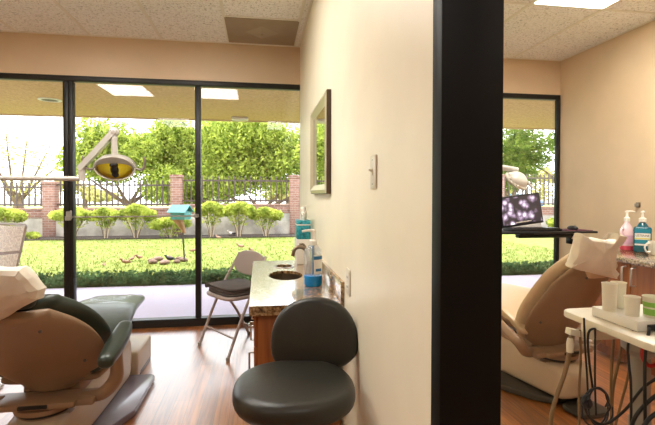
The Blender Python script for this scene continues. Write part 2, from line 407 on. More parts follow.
# windows
def window(name, x0, x1, mull, jw, jd):
    w = bpy.data.objects.new(name, None); col.objects.link(w); w['kind'] = 'structure'
    f = MB(); y0, y1 = YW-.005, YW+.075
    f.box((x0,y0,ZW-.048),(x1,y0+.06,ZW+.002),.003); f.box((x0,y0-.01,0),(x1,y1,.075),.003); f.box((x0,y0,.0),(x0+.045,y1,ZW),.003); f.box((x1-jw,y0,0),(x1,y0+jd,ZW),.003)
    f.build('frame','frame_black',w)
    for a, b_ in mull: MB().box((a,y0+.004,.06),(b_,y1-.004,ZW-.05),.003).build('mullion','frame_black',w)
    xs = [x0+.045]+[v for ab in mull for v in ab]+[x1-jw]
    for a, b_ in zip(xs[0::2], xs[1::2]):
        if b_-a > .1: MB().box((a,YW+.035,.07),(b_,YW+.041,ZW-.046)).build('pane','window_glass',w)
    return w
w = window('window_1', XL, XP0+.055, [(-1.745,-1.701),(-1.698,-1.664),(-.595,-.545)], .05, .08)
b_ = MB(); b_.tube([(-1.69,4.235,1.04),(-.575,4.235,1.045)],.0065,10,False); b_.box((-.60,4.22,1.03),(-.56,4.30,1.06),.004)
b_.build('push_bar','grey_plastic',w)
h = MB(); h.box((-1.70,4.21,1.01),(-1.655,4.24,1.05),.004); h.box((-1.66,4.21,1.02),(-1.648,4.235,1.10),.004); h.box((-1.70,4.235,1.02),(-1.672,4.295,1.09),.003); h.build('latch','grey_plastic',w)
MB().box((-1.6995,4.288,.08),(-1.6975,4.294,ZW-.06)).build('seal','frame_bronze',w)
window('window_2', XP1-.02, XR, [], .03, .055)
# exterior soffit and the roof it belongs to
struct(MB().box((-9,YW+.14,2.47),(12,7.46,2.62)).build('soffit','stucco'))
struct(MB().box((-9,7.46,2.45),(12,7.5,2.8)).build('fascia','wall_paint'))
struct(MB().box((-9,-3,2.8),(12,7.5,3.0)).build('roof','stucco'))
e = struct(MB().box((-9,YW+.02,-.1),(XL,YW+.16,2.8)).build('wall_exterior','stucco')); struct(MB().box((XR+.1,YW+.02,-.1),(12,YW+.16,2.8)).build('wall_exterior_east','stucco'))
c = at(51,99,6.25)
t = thing('recessed_light','round recessed light with a pale rim in the porch soffit','light',(c.x,6.22,2.47))
MB().lathe([(.10,0),(.135,-.002),(.135,-.012),(.105,-.016),(.098,0)],n=32).build('rim','white_plastic',t); MB().lathe([(.0,-.003),(.097,-.003),(.097,-.008),(.0,-.008)],n=32).build('lens','black_plastic',t)
t = thing('soffit_fixture','small white box fixture mounted at the porch soffit edge','light fixture',(-.3,7.15,2.47))
MB().box((-.13,-.06,-.045),(.13,.1,-.002),.01).build('housing','white_plastic',t); MB().box((-.09,-.03,-.055),(.09,.07,-.045),.004).build('lens','white_paper',t)

# ------------------------------------------------------------------ partition wall things
t = thing('wall_mirror','framed mirror on the cream partition wall reflecting the garden','mirror',(XP0,2.78,1.54))
fw, hy, hz = .055, .37, .285
def rect(hy_, hz_, x): return [(x,-hy_,-hz_),(x,hy_,-hz_),(x,hy_,hz_),(x,-hy_,hz_)]
MB().loft([rect(hy,hz,-.026),rect(hy-.02,hz-.02,-.034),rect(hy-.038,hz-.038,-.022),rect(hy-fw,hz-fw,-.012)],False).build('frame','frame_gold',t,ang=10)
MB().loft([rect(hy-.004,hz-.004,-.001),rect(hy+.003,hz+.003,-.001),rect(hy+.003,hz+.003,-.024),rect(hy,hz,-.027)],False).build('outer_edge','frame_brown',t,ang=10)
MB().box((-.011,-hy+fw,-hz+fw),(-.002,hy-fw,hz-fw)).build('glass','mirror',t)
t = thing('light_switch','cream toggle light switch on the partition wall','light switch',(XP0,1.484,1.327))
MB().box((-.007,-.036,-.058),(-.0005,.036,.058),.003).build('plate','cream_plastic',t)
MB().box((-.009,-.006,-.013),(-.006,.006,.013),.001).build('slot','cream_plastic',t)
MB().box((-.022,-.0045,-.004),(-.006,.0045,.004),.0015,Matrix.Rotation(R(20),4,'Y')).build('toggle','cream_plastic',t)
for z in (.042,-.042): MB().lathe([(0,-.0085),(.003,-.008),(.003,-.006)],(0,0,0),10,T=Matrix.Translation((0,0,z))@Matrix.Rotation(-PI/2,4,'Y')@Matrix.Scale(-1,4,(0,0,1))).build('screw','chrome',t)
t = thing('wall_outlet','pale wall outlet low on the partition above the counter splash','outlet',(XP0,1.91,.861))
MB().box((-.007,-.036,-.058),(-.0005,.036,.058),.003).build('plate','cream_plastic',t)
for z in (.021,-.021):
    s = MB().prism(ell(.0145,.017,20,3),.0005,.0035,T=Matrix.Translation((-.006,0,z))@Matrix.Rotation(-PI/2,4,'Y')).build('socket','white_plastic',t)
    k = MB()
    for y in (-.006,.006): k.box((-.0102,y-.001,z-.004),(-.0092,y+.001,z+.005))
    k.build('slots','black_plastic',s)

# ------------------------------------------------------------------ wash counter
CZ, CX0, CX1, CY0, CY1 = .74, -.045, .40, 2.02, 3.39
t = thing('wash_cabinet','brown wood cabinet under the granite wash counter','cabinet',(.19,2.7,0))
def lc(o): return tuple(a-b for a, b in zip(o,(.19,2.7,0)))
k = MB()
for a, b_ in (((-.005,2.055,.09),(.385,2.075,CZ-.046)),((-.005,3.34,.09),(.385,3.36,CZ-.046)),((-.005,2.075,.09),(.013,3.34,CZ-.046)),((.367,2.075,.09),(.385,3.34,CZ-.046)),((.013,2.075,.09),(.367,3.34,.11))): k.box(lc(a),lc(b_),.001)
k.build('body','cabinet_wood',t)
MB().box(lc((.03,2.06,0)),lc((.385,3.35,.09))).build('plinth','cabinet_wood',t)
for k in range(3):
    a = 2.07+k*.43
    dr = MB().box(lc((-.024,a,CZ-.20)),lc((-.005,a+.42,CZ-.056)),.003).build('drawer','cabinet_wood',t)
    y = a+.21 if k else a+.13
    MB().tube([lc((-.024,y-.035,CZ-.135)),lc((-.047,y-.035,CZ-.135)),lc((-.047,y+.035,CZ-.135)),lc((-.024,y+.035,CZ-.135))],.005,8,False).build('handle','chrome',dr)
    do = MB().box(lc((-.024,a,.10)),lc((-.005,a+.42,CZ-.205)),.003).build('door','cabinet_wood',t)
    y = a+.06
    MB().tube([lc((-.024,y,CZ-.25)),lc((-.046,y,CZ-.25)),lc((-.046,y,CZ-.33)),lc((-.024,y,CZ-.33))],.005,8,False).build('handle','chrome',do)
# granite top with two cut-outs
def slab_with_holes(x0,x1,y0,y1,z0,z1,holes):
    t = bmesh.new(); edges = []
    def loop(pts):
        vs = [t.verts.new((x,y,z1)) for x, y in pts]
        return [t.edges.new((vs[i],vs[(i+1) % len(vs)])) for i in range(len(vs))]
    edges += loop([(x0,y0),(x1,y0),(x1,y1),(x0,y1)])
    for c, a, b_ in holes: edges += loop([(c[0]+x, c[1]+y) for x, y in ell(a,b_,32)])
    r = bmesh.ops.triangle_fill(t, use_beauty=True, use_dissolve=False, edges=edges)
    fs = [f for f in t.faces]
    for f in fs[:]:
        cc = f.calc_center_median()
        if any(((cc.x-c[0])/a)**2+((cc.y-c[1])/b_)**2 < .98 for c, a, b_ in holes): t.faces.remove(f)
    e = bmesh.ops.extrude_face_region(t, geom=t.faces[:])
    for g in e['geom']:
        if isinstance(g, bmesh.types.BMVert): g.co.z = z0
    return t
S1, S2 = ((.165,2.77),.105,.165), ((.175,3.10),.062,.075)
ctr = thing('granite_counter','polished granite wash counter with backsplash along the partition','countertop',(0,0,0))
mb = MB(); mb.merge(slab_with_holes(CX0,CX1-.0005,CY0,CY1,CZ-.018,CZ,[S1,S2])); mb.box((CX0,CY0,CZ-.045),(CX1-.0005,CY0+.03,CZ-.0185)); mb.box((CX0,CY0+.03,CZ-.045),(CX0+.03,CY1,CZ-.0185)); mb.box((CX0+.03,CY1-.03,CZ-.045),(CX1-.0005,CY1,CZ-.0185)); mb.build('slab','granite',ctr,ang=30)
MB().box((CX1-.022,CY0,CZ),(CX1-.0005,CY1,CZ+.098),.002).build('backsplash','granite',ctr)
for (c, a, b_), nm in ((S1,'sink_bowl'),(S2,'waste_sleeve')):
    k = MB(); dep = .14 if nm == 'sink_bowl' else .2
    prof = [(1.0,-.004),(1.02,-.02),(.97,-dep*.5),(.8,-dep*.85),(.4,-dep),(.02,-dep)]
    k.loft([[(c[0]+a*r*math.cos(2*PI*j/32), c[1]+b_*r*math.sin(2*PI*j/32), CZ+z) for j in range(32)] for r, z in prof], False); k.build(nm,'steel_sink',ctr)
r_ = MB(); r_.loft([[(S2[0][0]+(S2[1]+w)*math.cos(2*PI*j/32), S2[0][1]+(S2[2]+w)*math.sin(2*PI*j/32), CZ+z) for j in range(32)] for w, z in ((-.006,.001),(-.003,.005),(.008,.004),(.01,.0005))], False); r_.build('trim_ring','nickel',ctr)
# faucet
t = thing('sink_faucet','brushed nickel gooseneck faucet behind the oval sink','faucet',(.315,2.80,CZ))
MB().lathe([(0,0),(.026,0),(.026,.008),(.017,.018),(.015,.06),(.0,.062)]).build('base','nickel',t)
MB().tube([(0,0,.05),(-.004,0,.11),(-.025,0,.158),(-.06,0,.172),(-.09,0,.158),(-.104,0,.115)],[.013,.013,.012,.0115,.012,.0125],14).build('spout','nickel',t)
MB().tube([(0,.025,.03),(.005,.06,.10),(-.02,.09,.172),(-.052,.10,.178)],[.011,.009,.008,.008],10).build('lever','nickel',t)
# big pump bottle
def lathe_part(prof, nm, m, par, n=28, sx=1, sy=1, loc=(0,0,0)): return MB().lathe(prof,loc,n,sx,sy).build(nm,m,par)
t = thing('soap_bottle','large clear pump bottle with blue soap beside the oval sink','bottle',(.298,2.44,CZ))
bd = lathe_part([(.0,.001),(.044,.001),(.050,.010),(.050,.175),(.046,.20),(.026,.222),(.017,.23),(.017,.245)],'body','clear_skin',t)
lathe_part([(0,.0005),(.0445,.0005),(.0508,.010),(.0508,.058),(.0495,.0585),(0,.0585)],'liquid','soap_blue',t)
lab = MB(); 
for_a = [R(-95+10*k) for k in range(12)]
def wrap(mb, a0, a1, r, z0, z1, n=12):
    A = [R(a0+(a1-a0)*k/n) for k in range(n+1)]
    vs = [(r*math.cos(a), r*math.sin(a), z) for z in (z0,z1) for a in A]; vs += [((r+.0006)*math.cos(a),(r+.0006)*math.sin(a), z) for z in (z0,z1) for a in A]
    m_ = n+1; fs = []
    for k in range(n):
        fs += [(k,k+1,m_+k+1,m_+k),(2*m_+k,3*m_+k,3*m_+k+1,2*m_+k+1),(k,2*m_+k,2*m_+k+1,k+1),(m_+k,m_+k+1,3*m_+k+1,3*m_+k)]
    mb._add(vs, fs); return mb
wrap(MB(),-92,-20,.0505,.07,.175).build('label','label_white',t); wrap(MB(),-92,-20,.0512,.15,.168).build('label_stripe','label_blue',t); wrap(MB(),-80,-35,.0512,.085,.10).build('label_stripe','label_blue',t)
lathe_part([(0,.225),(.021,.225),(.021,.25),(.011,.258),(.009,.30),(0,.302)],'collar','white_plastic',t)
MB().tube([(0,0,.02),(0,0,.22)],.004,8,False).build('dip_tube','label_blue',t)
k = MB(); k.lathe([(0,.298),(.014,.298),(.013,.31),(0,.313)],n=16); k.tube([(.0,0,.306),(-.03,-.004,.307),(-.062,-.008,.303)],[.009,.007,.006],10); k.build('pump_head','white_plastic',t)
# dispenser + glove box with a tissue
t = thing('soap_dispenser','white box dispenser standing at the far end of the wash counter','dispenser',(.325,3.26,CZ))
MB().box((-.058,-.09,0),(.04,.09,.182),.006).build('body','white_plastic',t); MB().box((-.0605,-.05,.03),(-.057,.05,.15),.001).build('front_panel','cream_plastic',t)
t = thing('tissue_box','teal patterned tissue box with a tissue pulled up, on the white dispenser','box',(.325,3.26,CZ+.183))
MB().box((-.054,-.088,0),(.046,.088,.135),.004).build('carton','teal_box',t)
MB().box((-.0545,-.0885,.10),(.0465,.0885,.108)).build('carton_band','white_paper',t)
k = MB(); random.seed(3)
rings = []
for i in range(7):
    f = i/6; rings.append([((.02-.006*f+.010*math.sin(3*a+i))*math.cos(a)+.012*f-.004, (.05-.03*f+.008*math.sin(4*a+2*i))*math.sin(a), .133+.10*f+.006*math.sin(2*a)) for a in [2*PI*j/18 for j in range(18)]])
k.loft(rings).build('tissue','white_paper',t)

# ------------------------------------------------------------------ stool
t = thing('operator_stool','dark vinyl stool with a rounded backrest before the wash counter','stool',(.125,1.575,0))
out = [(x*(1+.0*y), y) for x, y in ell(.218,.215,40,2.3)]
MB().pad(out,.085,.038,.012,Matrix.Translation((0,0,.50))).build('seat','vinyl_black',t)
bo = []
for x, y in ell(.178,.150,44,2.4): bo.append((x*(1-.9*max(-.1,y)), y))
T = Matrix.Translation((.098,.215,.672))@Matrix.Rotation(R(-7),4,'Y')@Matrix.Rotation(R(-9),4,'Z')@Matrix.Rotation(R(76),4,'X')
k = MB(); k.pad(bo,.062,.028,.010,T@Matrix.Translation((0,0,-.03))); k.build('backrest','vinyl_black',t)
MB().tube([(.10,.25,.66),(.10,.245,.52),(.06,.16,.47),(0,.05,.47)],.014,10).build('back_bracket','black_plastic',t)
MB().lathe([(.0,.08),(.032,.08),(.032,.30),(.02,.30),(.02,.48),(.11,.48),(.11,.492),(0,.492)]).build('column','chrome',t)
for k in range(5):
    a = 2*PI*k/5+.3
    l = MB().tube([(.02*math.cos(a),.02*math.sin(a),.10),(.15*math.cos(a),.15*math.sin(a),.085),(.235*math.cos(a),.235*math.sin(a),.07)],[.022,.018,.014],10).build('leg','black_plastic',t)
    MB().lathe([(0,-.011),(.026,-.011),(.028,0),(.026,.011),(0,.011)],n=18,T=Matrix.Translation((.235*math.cos(a),.235*math.sin(a),.028))@Matrix.Rotation(a,4,'Z')@Matrix.Rotation(PI/2,4,'X')).build('caster','rubber_dark',l)

# ------------------------------------------------------------------ folding chair + blanket
fd = Vector((-.83,-.56,0)).normalized(); ang = math.atan2(fd.y,fd.x)+PI/2      # chair's own -y faces fd
t = thing('folding_chair','grey metal folding chair by the window wall behind the counter','chair',(-.17,3.665,0),ang)
MB().pad(ell(.205,.205,36,4.5),.028,.012,.004,Matrix.Translation((0,-.01,.43))).build('seat','chair_metal',t)
for s in (-1,1):
    MB().tube([(s*.225,-.225,.012),(s*.225,-.12,.26),(s*.222,0,.50),(s*.215,.10,.66),(s*.19,.135,.745)],.0115,10).build('leg','chair_metal',t)
    MB().tube([(s*.205,.235,.012),(s*.207,.10,.26),(s*.208,-.02,.42)],.011,10).build('leg','chair_metal',t)
    for y in (-.225,.235):
        MB().lathe([(0,0),(.014,0),(.015,.028),(0,.03)],((s*.225 if y<0 else s*.205),y,0),12).build('foot_cap','grey_plastic',t)
bo = [(x*(1-.12*max(0,y/.1)), y) for x, y in ell(.212,.1,36,2.8)]
MB().pad(bo,.022,.009,.003,Matrix.Translation((0,.118,.675))@Matrix.Rotation(R(74),4,'X')).build('backrest','chair_metal',t)
MB().tube([(-.205,.17,.12),(.205,.17,.12)],.008,8,False).build('crossbar','chair_metal',t)
MB().tube([(-.225,-.165,.15),(.225,-.165,.15)],.008,8,False).build('crossbar','chair_metal',t)
# folded blanket: three soft layers in an S fold
bl = MB()
th = .021
def layer(z, x0, x1): 
    T = Matrix.Translation((-.17,3.665,z))@Matrix.Rotation(ang,4,'Z')@Matrix.Translation(((x0+x1)/2,-.03,0))
    bl.pad(ell((x1-x0)/2,.165,36,5),th,.010,.004,T)
layer(.459,-.19,.20); layer(.480,-.185,.195); layer(.501,-.18,.20)
T = Matrix.Translation((-.17,3.665,0))@Matrix.Rotation(ang,4,'Z')
rg = []
for i in range(9):
    y = -.19+.32*i/8
    rg.append([T@Vector((-.188-.014*math.cos(a), y, .501+.020*math.sin(a))) for a in [2*PI*j/12 for j in range(12)]])
bl.loft(rg)
o = bl.build('folded_blanket','cloth_grey'); tag(o,'dark grey blanket folded flat on the metal folding chair','blanket')

# ------------------------------------------------------------------ dental chairs
def chair(name, label, x, y, cush, arms, toe, rz=0, bw=1, wing=0):
    t = thing(name, label, 'dental chair', (x,y,0), rz)
    MB().prism([(-.12,-.10),(.12,-.10),(.16,.06),(.30,.36),(.30,.84),(.27,.87),(-.27,.87),(-.30,.84),(-.29,.20),(-.20,.0)],.002,.045,.012).build('base_plate','rubber_pad' if toe else 'rubber_dark',t)
    MB().prism(ell(.11,.09,24,3.5),.002,.03,.008,Matrix.Translation((0,-.21,0))).build('foot_control','rubber_dark',t)
    MB().sweep([(-.10,.145,.125,.10),(.1,.15,.14,.108),(.4,.165,.15,.13),(.80,.175,.155,.145)],32,6).build('base_body','base_beige',t)
    MB().box((-.175,.90,.0),(.175,1.29,.18),.018,seg=3).build('lift_housing','base_beige',t)
    MB().box((-.177,.97,.0),(.177,1.25,.03),.006).build('kick_strip','base_edge',t)
    k = MB(); k.lathe([(0,.22),(.12,.22),(.125,.235),(.105,.25),(.105,.262),(.125,.265),(0.125,.285),(.09,.29),(.09,.30),(0,.30)],n=36); k.build('swivel','shell_tan',t)
    MB().lathe([(.106,.249),(.110,.249),(.110,.263),(.106,.263)],n=36).build('swivel_gap','black_plastic',t)
    k = MB(); k.box((-.17,-.12,.29),(.17,.0,.322),.012); k.box((-.13,.06,.27),(.13,.55,.345),.02); k.box((-.24,-.09,.285),(.24,.04,.318),.012); k.build('seat_frame','shell_tan',t)
    MB().box((-.06,-.128,.300),(.06,-.08,.316),.004).build('hinge_recess','black_plastic',t)
    MB().sweep([(.06,.365,.22,.022,wing),(.16,.375,.25+wing*.35,.026,.02+wing),(.36,.43,.255+wing*.35,.026,.02+wing),(.62,.475,.22,.022,.01),(.80,.475,.18,.018)],28,4).build('seat_shell','shell_tan',t)
    MB().sweep([(.04,.415,.24,.03,.0),(.14,.425,.262,.042,.012+wing*.6),(.34,.485,.262,.045,.012+wing*.6),(.60,.525,.238,.042,.006),(.80,.52,.205,.036),(1.08,.50,.175,.028)],30,3.4).build('seat_cushion',cush,t)
    # back: shell behind, cushion in front
    BP = [(.03,.345,.13),(.02,.385,.205),(-.005,.435,.25),(-.055,.505,.272),(-.105,.565,.270),(-.165,.635,.246),(-.215,.693,.196),(-.25,.733,.13)] if toe else [(.03,.30,.13),(.02,.345,.205),(-.005,.42,.252),(-.055,.51,.272),(-.115,.60,.268),(-.195,.72,.238),(-.265,.805,.185),(-.31,.862,.125)]
    def off(i, d):
        a, b_ = BP[max(i-1,0)], BP[min(i+1,len(BP)-1)]; l = math.hypot(b_[0]-a[0],b_[1]-a[1]); ty, tz = (b_[0]-a[0])/l,(b_[1]-a[1])/l
        return BP[i][0]+tz*d, BP[i][1]-ty*d
    sh = []; cu = []
    for i, (yy,zz,w) in enumerate(BP):
        a = off(i,0); sh.append((a[0],a[1],w*bw,.03,-.035)); a = off(i,.066); cu.append((a[0],a[1],w*bw+.016,.040,-.035))
    bs = MB().sweep(sh,36,2.6).build('back_shell','shell_tan',t)
    for xx, ii in ((-.12,6),(.12,6),(-.2,3),(.2,3)):
        a = off(ii,-.026-.0); MB().ball((xx*(.72 if ii==6 else 1),a[0],a[1]-.004*0),.008,n=2).build('screw_cap','base_edge',bs)
    MB().sweep(cu[1:],36,2.6).build('back_cushion',cush,t)
    MB().sweep([(-.30,.84,.06,.012),(-.32,.88,.06,.012)],16,4).build('headrest_bar','chrome',t)
    a = (-.31,.90)
    MB().sweep([(-.27,.81,.09,.03),(-.30,.85,.11,.032),(-.32,.88,.085,.026)],28,2.8).build('headrest',cush,t)
    for s in (-1,1):
        MB().tube([(s*.17,-.02,.30),(s*.26,-.03,.315),(s*.318,-.03,.38)]+([(s*.33,-.05,.47),(s*.335,-.07,.53)] if arms else [(s*.315,.08,.42),(s*.29,.16,.44)]),[.026,.03,.032,.028,.024],14).build('arm_bracket','shell_tan',t)
        if arms:
            MB().sweep([(-.22,.535,.034,.03),(-.13,.553,.042,.032),(-.03,.575,.042,.032),(.05,.60,.034,.028)],20,2.6,T=Matrix.Translation((s*.338,0,0))).build('armrest',cush,t)
    if toe:
        k = MB(); k.sweep([(.72,.525,.215,.041),(.90,.514,.198,.0385),(1.085,.502,.18,.032)],30,3.4)
        for v in k.b.verts: v.co += Vector((0,0,.007*noise.noise(v.co*42)))
        k.build('toe_cover','clear_skin',t,label='crinkled clear plastic toe cover')
    return t
chair('dental_chair','reclined dental chair with dark green cushions and tan shell by the left window', -.985, 2.22, 'vinyl_green', True, True)
chair('dental_chair','reclined dental chair with cream cushions and tan shell behind the tray cart', 1.82, 2.47, 'vinyl_cream', False, False, R(10), .86, .07)
def headcover(label, Y0, pix, th, lean, seed, r):
    """loose cover drawn over the headrest: a soft bag with its own outline, thickness and creases"""
    P = [at(x,y,Y0) for x, y in pix]; zm = sum(p.z for p in P)/len(P); O = []
    for _ in range(4): P = [at(x,y,Y0-(p.z-zm)*lean) for (x, y), p in zip(pix,P)]
    for a, b_ in zip(P, P[1:]+P[:1]):
        for k in range(5): q = a.lerp(b_,k/5); O.append((q.x,q.z))
    zc = zm; k = MB(); k.pad(O, th, r, .012, k=3)
    m_ = Vector((seed,2*seed,-seed))
    for v in k.b.verts:
        x, z, d = v.co; q = Vector((x, Y0+th*.35-d-(z-zc)*lean, z))
        q += Vector((noise.noise(q*15+m_),0,noise.noise(q*15-m_)))*.006+Vector((0,-1,0))*(abs(noise.noise(Vector((q.x*24,q.z*12,seed))))*.022+.012*noise.noise(q*11+m_))
        v.co = q
    o = k.build('headrest_cover','cover_plastic',ang=22)
    return tag(o,label,'headrest cover')
headcover('crumpled pale cover over the headrest of the dark green chair', 1.90, [(-44,278),(-14,265),(27,266.5),(38,275),(47.5,287),(45,297),(28,304),(5,318),(-8,311),(-46,304)], .13, .5, 1.3, .05)
headcover('crumpled white cover over the headrest of the cream chair', 2.13, [(565,266),(571,250),(577,233),(586,237.5),(603,239),(611,239),(614,233),(611,256),(611,277),(600,275),(582,271)], .09, .35, 7.7, .03)

# ------------------------------------------------------------------ dental lights
def dental_light(label, px, hx, hy, elbow, low, armz, yaw, tilt, loc_head, closed=False):
    """post at px, arm to low, up to elbow, rod down to the head"""
    t = thing('dental_light', label, 'dental light', (px,hy,0))
    o = Vector((px,hy,0))
    MB().lathe([(0,0),(.16,0),(.16,.02),(.04,.035),(.028,.06),(0,.06)]).build('post_foot','lamp_grey',t)
    s = 1 if hx > px else -1
    MB().tube([(0,0,.05),(0,0,armz-.10),(s*.02,0,armz-.035),(s*.08,0,armz),(s*.2,0,armz),(low[0]-px,low[1]-hy,armz)],.0155,12).build('post','lamp_grey',t)
    MB().lathe([(0,-.015),(.02,-.015),(.022,.0),(.022,low[2]-armz),(.018,low[2]-armz+.02),(0,low[2]-armz+.02)],(low[0]-px,low[1]-hy,armz),16).build('knuckle','lamp_grey',t)
    a, b_ = Vector(low)-o, Vector(elbow)-o
    k = MB(); k.bar(a+(a-b_).normalized()*.02,b_,.034,.05,(0,1,0)); k.ball(b_,(.034,.03,.034),n=2); k.build('spring_arm','lamp_grey',t)
    h = Vector(loc_head)-o
    MB().tube([b_, Vector((b_.x,b_.y,b_.z-.05)), Vector((h.x,h.y,h.z+.07))],.021,12,False).build('drop_rod','lamp_grey',t)
    T = Matrix.Translation(h)@Matrix.Rotation(yaw,4,'Z')@Matrix.Rotation(tilt,4,'X')
    inner = [(0,.055),(.05,.052)] if closed else [(.088,.030),(.088,.038)]
    hd = MB(); hd.lathe(inner+[(.10,.035),(.125,.008),(.128,-.006),(.120,-.012),(.112,-.004)]+([(.08,.022),(0,.03)] if closed else [(.088,.030)]),n=40,sx=1,sy=.58,T=T) if closed else hd.loft([[T@Vector((r_*math.cos(2*PI*j/40), .66*r_*math.sin(2*PI*j/40), z_)) for j in range(40)] for r_, z_ in ((.102,.020),(.104,.048),(.112,.044),(.124,.022),(.128,-.006),(.120,-.012),(.114,-.004),(.102,.020))],False)
    hd = hd.build('lamp_head','lamp_grey',t)
    MB().loft([[T@Vector((.98*r_*math.cos(2*PI*j/40), .65*r_*math.sin(2*PI*j/40), z_)) for j in range(40)] for r_, z_ in ((.113,-.004),(.100,.012),(.06,.026),(.002,.032))],False).build('reflector','reflector',hd)
    if not closed:
        k = MB(); k.loft([[T@Vector((rx*math.cos(a), -ry*math.sin(a)-o_, z_)) for a in [PI*j/24 for j in range(25)]] for rx, ry, o_, z_ in ((.131,.088,.0,.02),(.131,.088,.0,-.012),(.122,.076,.002,-.024),(.112,.030,.010,-.026),(.110,.026,.010,-.022),(.122,.080,.0,-.008))],False,False); k.build('visor','grey_plastic',hd)
    k = MB(); k.ball((0,.012,-.014),(.026,.036,.022),T,3); k.ball((0,-.022,-.016),(.028,.018,.018),T,3); k.ball((0,.046,-.012),(.022,.020,.018),T,3); k.build('bulb_holder','black_plastic',hd)
    MB().lathe([(0,-.012),(.09,-.014),(.118,-.012),(.118,-.014),(0,-.016)],n=40,sx=1,sy=.65,T=T).build('front_shield','window_glass',hd)
    MB().loft([[T@Vector((r_*math.cos(2*PI*j/40), .66*r_*math.sin(2*PI*j/40), z_)) for j in range(40)] for r_, z_ in ((.113,-.006),(.124,-.018),(.132,-.012),(.129,.0),(.116,.0),(.113,-.006))],False).build('rim','white_plastic',hd)
    for s2 in (-1,1):
        MB().tube([T@Vector((s2*.12,0,.0)),T@Vector((s2*.150,.012,-.004)),T@Vector((s2*.178,.004,-.004)),T@Vector((s2*.190,-.035,.0)),T@Vector((s2*.188,-.075,.004))],[.008,.008,.010,.010,.008],10).build('handle','grey_plastic',hd)
    return t
dental_light('grey dental light on a jointed arm with yellow reflector before the left window', -1.80, -.94, 3.1, tuple(at(114,132,3.1)), tuple(at(82,167,3.1)), at(60,178.5,3.1).z, 0, R(-68), tuple(at(115,167.5,3.1)))
dental_light('pale dental light peeking past the black post above the monitor', 1.02, 1.86, 2.93, tuple(at(488,158,2.93)), tuple(at(462,172,2.93)), 1.36, R(40), R(48), tuple(at(517,180,2.93)), True)

# ------------------------------------------------------------------ right room: monitor, tray and arm
t = thing('monitor_arm','black wall arm carrying the keyboard tray in the right room','monitor arm',(2.3,3.32,0))
def l2(p): return (p[0]-2.3,p[1]-3.32,p[2])
zt = .955
MB().box(l2((1.86,3.17,zt-.016)),l2((2.70,3.46,zt)),.006).build('tray','black_plastic',t)
k = MB(); k.box(l2((2.08,3.28,.895)),l2((2.58,3.34,.925)),.006); k.box(l2((2.54,3.28,.84)),l2((2.60,3.34,.925)),.006); k.box(l2((2.54,3.28,.84)),l2((3.19,3.34,.87)),.006); k.box(l2((2.08,3.26,.92)),l2((2.2,3.36,.942)),.004); k.build('arm','black_plastic',t)
MB().box(l2((3.175,3.22,.76)),l2((3.1895,3.40,.95)),.004).build('wall_plate','black_plastic',t)
MB().tube([l2((2.2,3.44,zt-.01)),l2((2.2,3.50,zt+.02)),l2((2.2,3.50,1.10))],.018,10,False).build('screen_post','black_plastic',t)
t = thing('computer_monitor','flat computer monitor showing a purple grey picture by the right window','monitor',(2.185,3.42,1.113))
t.rotation_euler = (R(-6),R(-6.5),R(6))
MB().box((-.205,0,-.125),(.205,.035,.135),.006).build('housing','screen_bezel',t)
MB().box((-.19,-.0015,-.106),(.19,.002,.121)).build('screen','screen_picture',t)
MB().box((-.07,-.003,-.098),(.085,-.001,-.090)).build('task_strip','white_paper',t)
MB().box((-.175,.002,-.165),(.175,.03,-.122),.006).build('lower_bezel','silver_plastic',t)
MB().box((-.05,.03,-.05),(.05,.075,.05),.006).build('mount','black_plastic',t)
t = thing('keyboard','black keyboard on the tray below the monitor','keyboard',(2.2,3.29,zt+.001))
MB().box((-.22,-.07,0),(.22,.07,.018),.005).build('case','black_plastic',t)
k = MB()
for r_ in range(5):
    for c_ in range(14): k.box((-.21+c_*.03,-.062+r_*.025,.018),(-.21+c_*.03+.025,-.062+r_*.025+.02,.024))
k.build('keys','screen_bezel',t)
o = MB().box((2.46,3.2,zt+.0005),(2.68,3.40,zt+.005),.002).build('mouse_pad', mat('pad_plum',(92,50,64),.7)); tag(o,'plum mouse pad at the end of the keyboard tray','mouse pad')
t = thing('computer_mouse','black computer mouse on the plum pad','mouse',(2.55,3.27,zt+.006))
MB().ball((0,0,.012),(.032,.055,.022),n=3).build('shell','black_plastic',t); MB().lathe([(0,-.004),(.008,-.004),(.008,.004),(0,.004)],n=14,T=Matrix.Translation((0,-.025,.031))@Matrix.Rotation(PI/2,4,'Y')).build('scroll_wheel','grey_plastic',t)

# right counter
t = thing('base_cabinet','brown wood base cabinet along the right wall','cabinet',(2.9,2.4,0))
def l3(p): return (p[0]-2.9,p[1]-2.4,p[2])
CZ2 = .80
MB().box(l3((2.63,1.4,.09)),l3((3.185,3.21,CZ2-.04)),.002).build('body','cabinet_wood',t); MB().box(l3((2.69,1.41,0)),l3((3.185,3.2,.09))).build('plinth','cabinet_wood',t)
for k, (a, b_) in enumerate(((2.765,3.205),(2.315,2.755),(1.865,2.305),(1.415,1.855))):
    d = MB().box(l3((2.611,a,.10)),l3((2.63,b_,CZ2-.045)),.003).build('door','cabinet_wood',t)
    y = a+.035 if k % 2 == 0 else b_-.035
    MB().tube([l3((2.611,y,.735)),l3((2.578,y,.73)),l3((2.578,y,.61)),l3((2.611,y,.605))],.007,10,False).build('handle','handle_metal',d)
o = MB().box((2.585,1.39,CZ2-.04),(3.189,3.22,CZ2),.004).build('granite_worktop','granite'); tag(o,'granite worktop along the right wall under the pump bottles','countertop')
